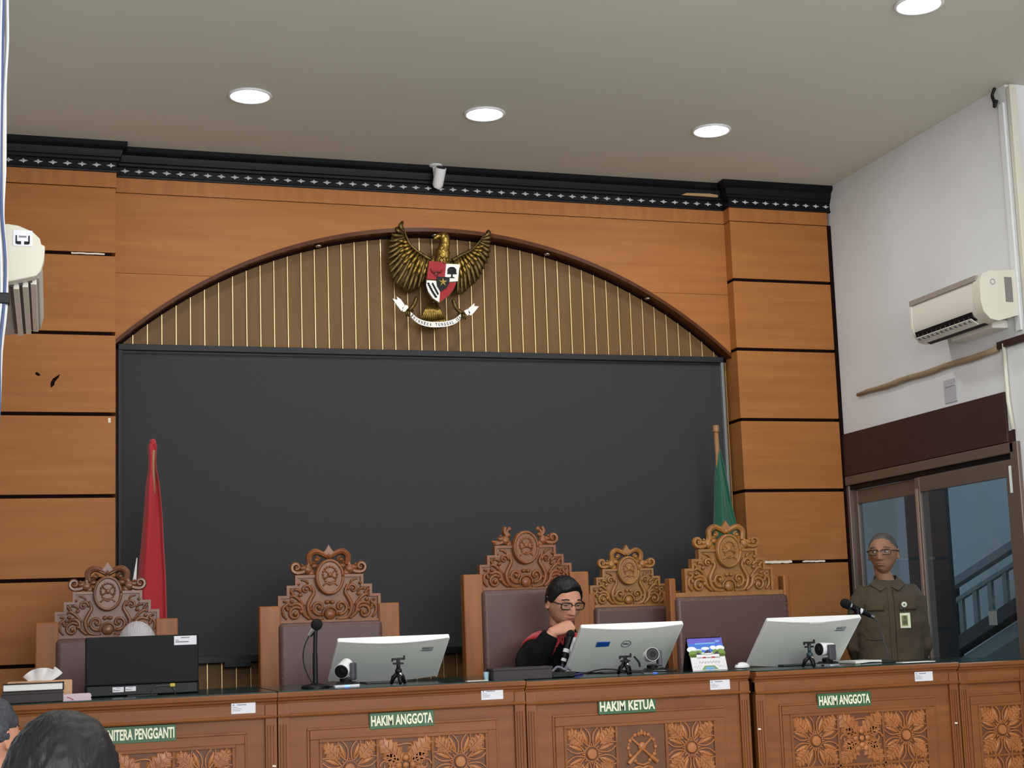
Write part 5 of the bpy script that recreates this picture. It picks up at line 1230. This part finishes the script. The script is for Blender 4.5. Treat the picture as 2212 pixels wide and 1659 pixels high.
# microphone held in front of him
ms = thing('microphone', 'black microphone with white bands held below the seated judge\'s hand', 'microphone', (2.0, -1.06, 1.237))
pA, pB = at(1212, 1448, Y=-1.07), at(1232, 1372, Y=-1.05); dv = pB-pA; Lq = dv.length
Mq = T(pA-LOC[ms.name]) @ Vector((0, 0, 1)).rotation_difference(dv.normalized()).to_matrix().to_4x4()
MB().tube([(0, 0, -.004), (0, 0, .03), (0, 0, Lq*.30)], [.005, .008, .010], 14, Mq).build('stem', GREYP, ms, smooth='angle')
MB().tube([(0, 0, Lq*.18), (0, 0, Lq*.62), (0, 0, Lq*.98)], [.0105, .0135, .0165], 16, Mq).build('body', BLKP, ms, smooth='angle')
MB().tube([(0, 0, Lq*.25), (0, 0, Lq*.33)], .0125, 16, Mq).build('white_band', WHITE, ms, smooth='angle')
MB().tube([(0, 0, Lq*.50), (0, 0, Lq*.60)], .0145, 16, Mq).build('white_band', WHITE, ms, smooth='angle')
MB().ell((0, 0, Lq*1.02), (.020, .020, .022), 16, 12, Mq).build('grille', MESHB, ms, smooth=True)
MB().lathe([(.03, -.004), (.03, .004), (.008, .01)], 24, T(pA-LOC[ms.name]+Vector((0, 0, 0)))).build('foot', BLKP, ms, smooth='angle')
# ---------------------------------------------------------------- standing man
mn = thing('person', 'standing man in an olive uniform with glasses and a badge by the glass door', 'person', (3.79, -.84, PODZ))
hc = at(1908, 1195, Y=-.86); kM = .97
MM = T(hc) @ RZ(math.radians(-42)) @ RX(math.radians(2)) @ Matrix.Diagonal((1, 1, .90, 1))
FR = Matrix.Rotation(math.radians(-22), 3, 'Z')
nk = at(1914, 1262, Y=-.83); nk.z += .018; hp = Vector((nk.x+.0, -.83, 1.13)); bx_ = lambda x, y, z: nk+FR @ Vector((x, y, 0))+Vector((0, 0, z))
m = MB(); m.sph(head_fn(MM, kM, 1.0), 96, 72); ear(m, MM, kM*1.02)
m.tube([hc+Vector((0, .03, -.02)), hc+Vector((.005, .03, -.09)), nk+Vector((0, 0, .0)), nk+Vector((0, .01, -.05))], [.042, .041, .045, .062], 16)
tp_ = [(-.08, .14, .10, 0), (0, .15, .10, 0), (.35, .135, .09, 0), (.75, .145, .095, 0), (.86, .125, .08, 0), (.93, .09, .06, 0), (1, .055, .052, 0)]
torso(m, hp, nk, tp_, math.radians(-22))
sR, sL = bx_(-.132, 0, -.075), bx_(.132, 0, -.075)
eR, eL = bx_(-.175, .03, -.33), bx_(.175, .03, -.33)
wR, wL = bx_(-.10, .17, -.50), bx_(.10, .17, -.50)
for a, b, c in ((sR, eR, wR), (sL, eL, wL)): m.tube([a, a.lerp(b, .5), b, b.lerp(c, .4), c], [.048, .042, .036, .033, .024], 14)
dd = (FR @ Vector((.8, .1, 0))+Vector((0, 0, -.4))).normalized(); nn = FR @ Vector((0, 1, 0)); nn = (nn-dd*nn.dot(dd)).normalized()
hand(m, wR, dd, nn, Vector((0, 0, 1)), k=.9)
dd2 = (FR @ Vector((-.8, .1, 0))+Vector((0, 0, -.4))).normalized(); nn2 = FR @ Vector((0, 1, 0)); nn2 = (nn2-dd2*nn2.dot(dd2)).normalized()
hand(m, wL+FR @ Vector((0, .035, 0)), dd2, nn2, Vector((0, 0, 1)), k=.9)
for s_ in (-1, 1):
    h0 = hp+FR @ Vector((s_*.08, 0, -.08)); kn = Vector((h0.x+s_*.0, h0.y-.01, PODZ+.46)); ft = Vector((kn.x, kn.y+.01, PODZ+.08))
    m.tube([h0, h0.lerp(kn, .5), kn, kn.lerp(ft, .3), ft], [.082, .072, .052, .052, .036], 14); m.ell(ft+FR @ Vector((0, -.06, 0))+Vector((0, 0, -.042)), (.042, .11, .036), 12, 8)
m.build('body', SKIN2, mn, smooth=True, world=True, voxel=.0032, soft=2)
face_parts(mn, MM, kM, look=(-.6, 0), lid=.15, brow=HAIRG, skin=SKIN2)
glasses(mn, MM, kM, w_=.0265, h=.0145, rim=.0023)
def hlM(q, d):
    a = sm(-.075, -.02, q.y); lim = .088*(1-a)+.028*a
    b = sm(-.01, .05, q.y); lim = lim*(1-b)+(-.045)*b
    return q.z-lim+.007*noise.noise(Vector((q.x*60, q.y*60, q.z*60)))
hair_cap(mn, MM, kM, hlM, lambda d: .0035, HAIRG, noise_amp=.0008, ridge=.3, gaunt=1)
s_ = MB()
tp2 = [(-.22, .175, .125, 0), (-.05, .178, .125, 0), (.3, .165, .115, 0), (.6, .172, .118, 0), (.82, .160, .105, 0), (.90, .135, .088, 0), (.955, .098, .075, 0), (1.005, .070, .068, 0)]
torso(s_, hp, nk, tp2, math.radians(-22))
for a, b, c in ((sR, eR, wR), (sL, eL, wL)): s_.tube([a+(nk-a)*.45+Vector((0, 0, -.03)), a+(nk-a)*.12, a.lerp(b, .12), a.lerp(b, .5), b, b.lerp(c, .45), b.lerp(c, .9)], [.045, .056, .060, .054, .050, .045, .040], 16)
so = s_.build('uniform_shirt', OLIVE, mn, smooth=True, world=True, voxel=.007, soft=14); wrinkle(so, .009, 11, 9, (1, 1, 1.4)); wrinkle(so, .003, 40, 2)
pn = MB()
for s2 in (-1, 1):
    h0 = hp+FR @ Vector((s2*.08, 0, -.04)); kn = Vector((h0.x, h0.y-.01, PODZ+.46)); ft = Vector((kn.x, kn.y+.01, PODZ+.05))
    pn.tube([h0, h0.lerp(kn, .5), kn, ft], [.095, .085, .07, .068], 16)
pn.build('trousers', OLIVE, mn, smooth=True, world=True, voxel=.01, soft=3)
for s2 in (-1, 1):
    ft = hp+FR @ Vector((s2*.08, -.06, 0)); MB().ell((ft.x, ft.y-.01, PODZ+.04), (.05, .13, .042), 14, 10).build('shoe', BLKP, mn, smooth=True, world=True)
# shirt details: surface points on the front of the chest
def chest(x, dz, lift=.004):
    """point on the shirt front: x across the chest, dz below the neck base"""
    P0 = nk+FR @ Vector((x, -.3, 0))+Vector((0, 0, dz)); P0 -= LOC[mn.name]
    ok, loc, nrm, i = so.ray_cast(P0, FR @ Vector((0, 1, 0)))
    if not ok: loc = P0+FR @ Vector((0, .2, 0)); nrm = FR @ Vector((0, -1, 0))
    return loc+nrm*lift
def strip(pts, r, nm, mt_): return MB().tube(pts, r, 6).build(nm, mt_, mn, smooth=True)
def patch(x0, x1, z0_, z1, nm, mt_, lift=.004, n=8):
    return MB().grid(lambda u, v: chest(x0+(x1-x0)*u, z0_+(z1-z0_)*v, lift), n, n).build(nm, mt_, mn, smooth=True, solid=.004)
patch(-.125, -.035, -.150, -.118, 'pocket_flap', OLIVE, .006); patch(.04, .125, -.150, -.118, 'pocket_flap', OLIVE, .006)
strip([chest(-.125+.09*i/6, -.153, .004) for i in range(7)], .0022, 'pocket_seam', OLIVED); strip([chest(.04+.085*i/6, -.153, .004) for i in range(7)], .0022, 'pocket_seam', OLIVED)
patch(-.012, .014, -.52, -.045, 'placket', OLIVE, .003, 12)
strip([chest(.016, -.05-.045*i, .003) for i in range(10)], .0014, 'placket_seam', OLIVED)
strip([chest(-.13+.26*i/10, -.295-.006*math.sin(i), .002) for i in range(4)], .002, 'crease_shade', OLIVED)  # dark strip standing in for shade in a fold of the shirt
for s2 in (-1, 1):   # collar wings
    a = nk+FR @ Vector((s2*.008, -.078, -.0)); 
    q = [nk+FR @ Vector((s2*.052, -.035, 0))+Vector((0, 0, .018)), nk+FR @ Vector((s2*.012, -.082, 0))+Vector((0, 0, -.035)), nk+FR @ Vector((s2*.045, -.100, 0))+Vector((0, 0, -.055)), nk+FR @ Vector((s2*.088, -.06, 0))+Vector((0, 0, -.022))]
    MB().add(q, [(0, 1, 2, 3)]).build('collar_wing', OLIVE, mn, world=True, solid=.006, bevel=.002)
MB().grid(lambda u, v: nk+FR @ Vector(((.066-.010*v)*math.cos(PI*u), (.062-.010*v)*math.sin(PI*u), 0))+Vector((0, 0, -.018+.045*v)), 21, 4).build('collar_stand', OLIVE, mn, smooth=True, world=True, solid=.006)
# badge
bd = chest(.062, -.128, .012)
bg = thing('identity_badge', 'name badge on a round reel clipped to the standing man\'s pocket', 'badge', bd+LOC[mn.name])
bg.rotation_euler = (0, 0, math.radians(-24))
MB().lathe([(.0, 0), (.0145, 0), (.0145, .005), (.012, .008), (0, .008)], 24, RX(PI/2)).build('reel', mat('reel_cream', (214, 220, 200), .4), bg, smooth='angle')
MB().lathe([(0, .008), (.006, .008), (.005, .0095), (0, .0095)], 16, RX(PI/2)).build('reel_centre', mat('reel_green', (70, 100, 70), .4), bg)
MB().tube([(0, -.003, -.012), (0, -.004, -.045)], .0028, 6).build('strap', GREYP, bg)
MB().box(-.026, .026, -.008, -.003, -.118, -.042).build('holder', mat('holder_cream', (214, 218, 190), .4), bg, bevel=.004)
MB().box(-.018, .012, -.0095, -.008, -.106, -.054).build('card', mat('card_olive', (112, 118, 40), .5), bg)
MB().box(-.010, .006, -.0105, -.0095, -.074, -.058).box(-.013, .009, -.0105, -.0095, -.098, -.078).build('portrait_print', mat('card_dark', (60, 62, 30), .5), bg)
# ---------------------------------------------------------------- clerk behind the black monitor
hj = thing('person', 'person in a pale grey headscarf almost hidden behind the black monitor', 'person', (.06, -.62, PODZ))
hc = Vector((.085, -.78, 1.415)); MH = T(hc) @ RZ(-.1) @ RX(.45)
m = MB(); m.sph(head_fn(MH, .95), 64, 48)
nk2 = Vector((.07, -.70, 1.25))
m.tube([hc+Vector((0, .03, -.03)), nk2, nk2+Vector((0, .0, -.05))], [.048, .05, .065], 14)
torso(m, Vector((.06, -.62, .80)), nk2, [(-.1, .15, .11, 0), (0, .16, .12, 0), (.6, .15, .11, 0), (.88, .16, .09, 0), (1, .06, .055, 0)])
for s_2 in (-1, 1):
    a, b, c = nk2+Vector((s_2*.14, 0, -.05)), nk2+Vector((s_2*.18, -.06, -.24)), Vector((.07+s_2*.1, -.93, 1.27))
    m.tube([a, b, c], [.045, .038, .026], 12)
    dd = Vector((-s_2*.3, -.95, 0)).normalized(); hand(m, c, dd, Vector((0, 0, -1)), Vector((-s_2, 0, 0)), curl=(.3, .3, .2), k=.85)
    kn = Vector((.06+s_2*.1, -1.04, .80)); m.tube([Vector((.06+s_2*.09, -.64, .80)), kn], [.08, .06], 12); m.tube([kn, Vector((kn.x, -.98, .33))], [.055, .036], 12); m.ell(Vector((kn.x, -1.03, .29)), (.042, .11, .036), 12, 8)
m.build('body', SKIN, hj, smooth=True, world=True, voxel=.006, soft=2)
face_parts(hj, MH, .95, lid=.4)
def hl3(q, d): return max(.0, abs(q.x)*1.6+abs(q.z+.01)*1.0-.082) if q.y < -.02 else 1
sc3 = hair_cap(hj, MH, .95, lambda q, d: (abs(q.x)*1.5+abs(q.z+.005)-.085) if q.y < -.03 else .1, lambda d: .017, HIJAB, 'headscarf', noise_amp=.002, ridge=.6)
rb_ = MB(); torso(rb_, Vector((.06, -.62, .75)), nk2, [(-.05, .19, .15, 0), (.4, .17, .13, 0), (.8, .19, .115, 0), (.92, .14, .09, 0), (1.02, .07, .07, 0)])
for s_2 in (-1, 1):
    a, b, c = nk2+Vector((s_2*.14, 0, -.05)), nk2+Vector((s_2*.18, -.06, -.24)), Vector((.07+s_2*.1, -.93, 1.27))
    rb_.tube([a, b, b.lerp(c, .85)], [.06, .055, .045], 12)
rb_.ell((.06, -.8, .84), (.22, .27, .1), 16, 10)
rb_.build('dark_robe', ROBE, hj, smooth=True, world=True, voxel=.01, soft=3)
# ---------------------------------------------------------------- audience in the foreground, seen from behind
def audience(label, hc, rz, shirt, hairm, k=1.0, earside=True, hl=None, thick=None, pit=0):
    p = thing('person', label, 'person', (hc.x, hc.y, 0))
    Mx = T(hc) @ RZ(rz) @ RX(pit)
    m = MB(); m.sph(head_fn(Mx, k), 72, 56); ear(m, Mx, k*1.05)
    n_ = hc+Vector((0, -.03, -.175)); R_ = Matrix.Rotation(rz, 3, 'Z')
    m.tube([hc+Vector((0, 0, -.03)), hc+Vector((0, -.02, -.1)), n_, n_+Vector((0, 0, -.05))], [.05, .052, .058, .075], 14)
    hpz = Vector((n_.x, n_.y, .50)); torso(m, hpz, n_, [(-.1, .16, .12, 0), (0, .17, .12, 0), (.5, .15, .11, 0), (.85, .18, .11, 0), (.94, .14, .08, 0), (1, .07, .06, 0)], rz)
    fwd = R_ @ Vector((0, -1, 0)); sd_ = R_ @ Vector((1, 0, 0))
    for s2 in (-1, 1):
        a = n_+sd_*s2*.17+Vector((0, 0, -.06)); b = a+sd_*s2*.05+Vector((0, 0, -.28))+fwd*.03; c = b+fwd*.22-sd_*s2*.06+Vector((0, 0, -.02))
        m.tube([a, b, c], [.05, .042, .027], 12); hand(m, c, fwd, Vector((0, 0, -1)), -sd_*s2, k=.9)
        h0 = hpz+sd_*s2*.09; kn = h0+fwd*.42; ft = Vector((kn.x, kn.y, .08))
        m.tube([h0, kn, ft], [.085, .062, .04], 12); m.ell(ft+fwd*.05+Vector((0, 0, -.04)), (.05, .09, .038), 12, 8)
    m.build('body', SKIN, p, smooth=True, world=True, voxel=.006, soft=2)
    face_parts(p, Mx, k)
    hair_cap(p, Mx, k, hl, thick, hairm, noise_amp=.004, n=96, res=64)
    s3 = MB(); torso(s3, hpz, n_, [(-.1, .18, .14, 0), (.5, .17, .13, 0), (.82, .195, .125, 0), (.93, .155, .09, 0), (.985, .08, .07, 0)], rz)
    for s2 in (-1, 1):
        a = n_+sd_*s2*.17+Vector((0, 0, -.06)); b = a+sd_*s2*.05+Vector((0, 0, -.28))+fwd*.03; c = b+fwd*.2-sd_*s2*.06+Vector((0, 0, -.02))
        s3.tube([a+(n_-a)*.2, a, b, c], [.06, .065, .055, .045], 14)
    s3.build('shirt', shirt, p, smooth=True, world=True, voxel=.009, soft=3)
    t3 = MB()
    for s2 in (-1, 1):
        h0 = hpz+sd_*s2*.09; kn = h0+fwd*.42; ft = Vector((kn.x, kn.y, .1)); t3.tube([h0-fwd*.03, kn, ft], [.1, .075, .06], 14)
    t3.build('trousers', ROBE, p, smooth=True, world=True, voxel=.012, soft=2)
    # plain chair under the person
    c_ = thing('plain_chair', 'plain black chair under '+('the black-haired person' if k == 1.0 else 'the person at the left edge')+' in the foreground', 'chair', (hpz.x, hpz.y, 0), rz)
    MB().box(-.22, .22, -.40, .10, .36, .40).build('seat', BLKP, c_, bevel=.01)
    MB().box(-.2, .2, .16, .19, .55, .84).build('backrest', BLKP, c_, bevel=.01)
    for x_ in (-.19, .19):
        MB().box(x_-.015, x_+.015, -.38, -.35, 0, .37).build('leg', GREYP, c_); MB().box(x_-.015, x_+.015, .10, .17, 0, .6).build('leg', GREYP, c_)
    return p
q = at(136, 1545, Y=-4.95)
audience('person with short black hair seen from behind at the bottom left', Vector((q.x, -4.95, q.z-.136)), math.radians(180-40), mat('white_shirt', (200, 200, 205), .8), HAIR, 1.0,
         hl=lambda q, d: q.z-((.075 if q.y < -.045 else (.02 if q.y < .0 else -.07))), thick=lambda d: .016+.010*max(0, d.z))
q = at(-22, 1502, Y=-3.0)
audience('person with greying hair and navy patterned shirt cut by the left edge', Vector((q.x, -3.0, q.z-.122)), math.radians(180-35), BATIK, HAIRG2 if False else mat('grey_black_hair', (30, 32, 38), .6, c2=(70, 74, 84), scale=(90, 90, 90), bump=.4, world=False), .94,
         hl=lambda q, d: q.z-((.075 if q.y < -.045 else (.03 if q.y < .01 else -.01))), thick=lambda d: .010)
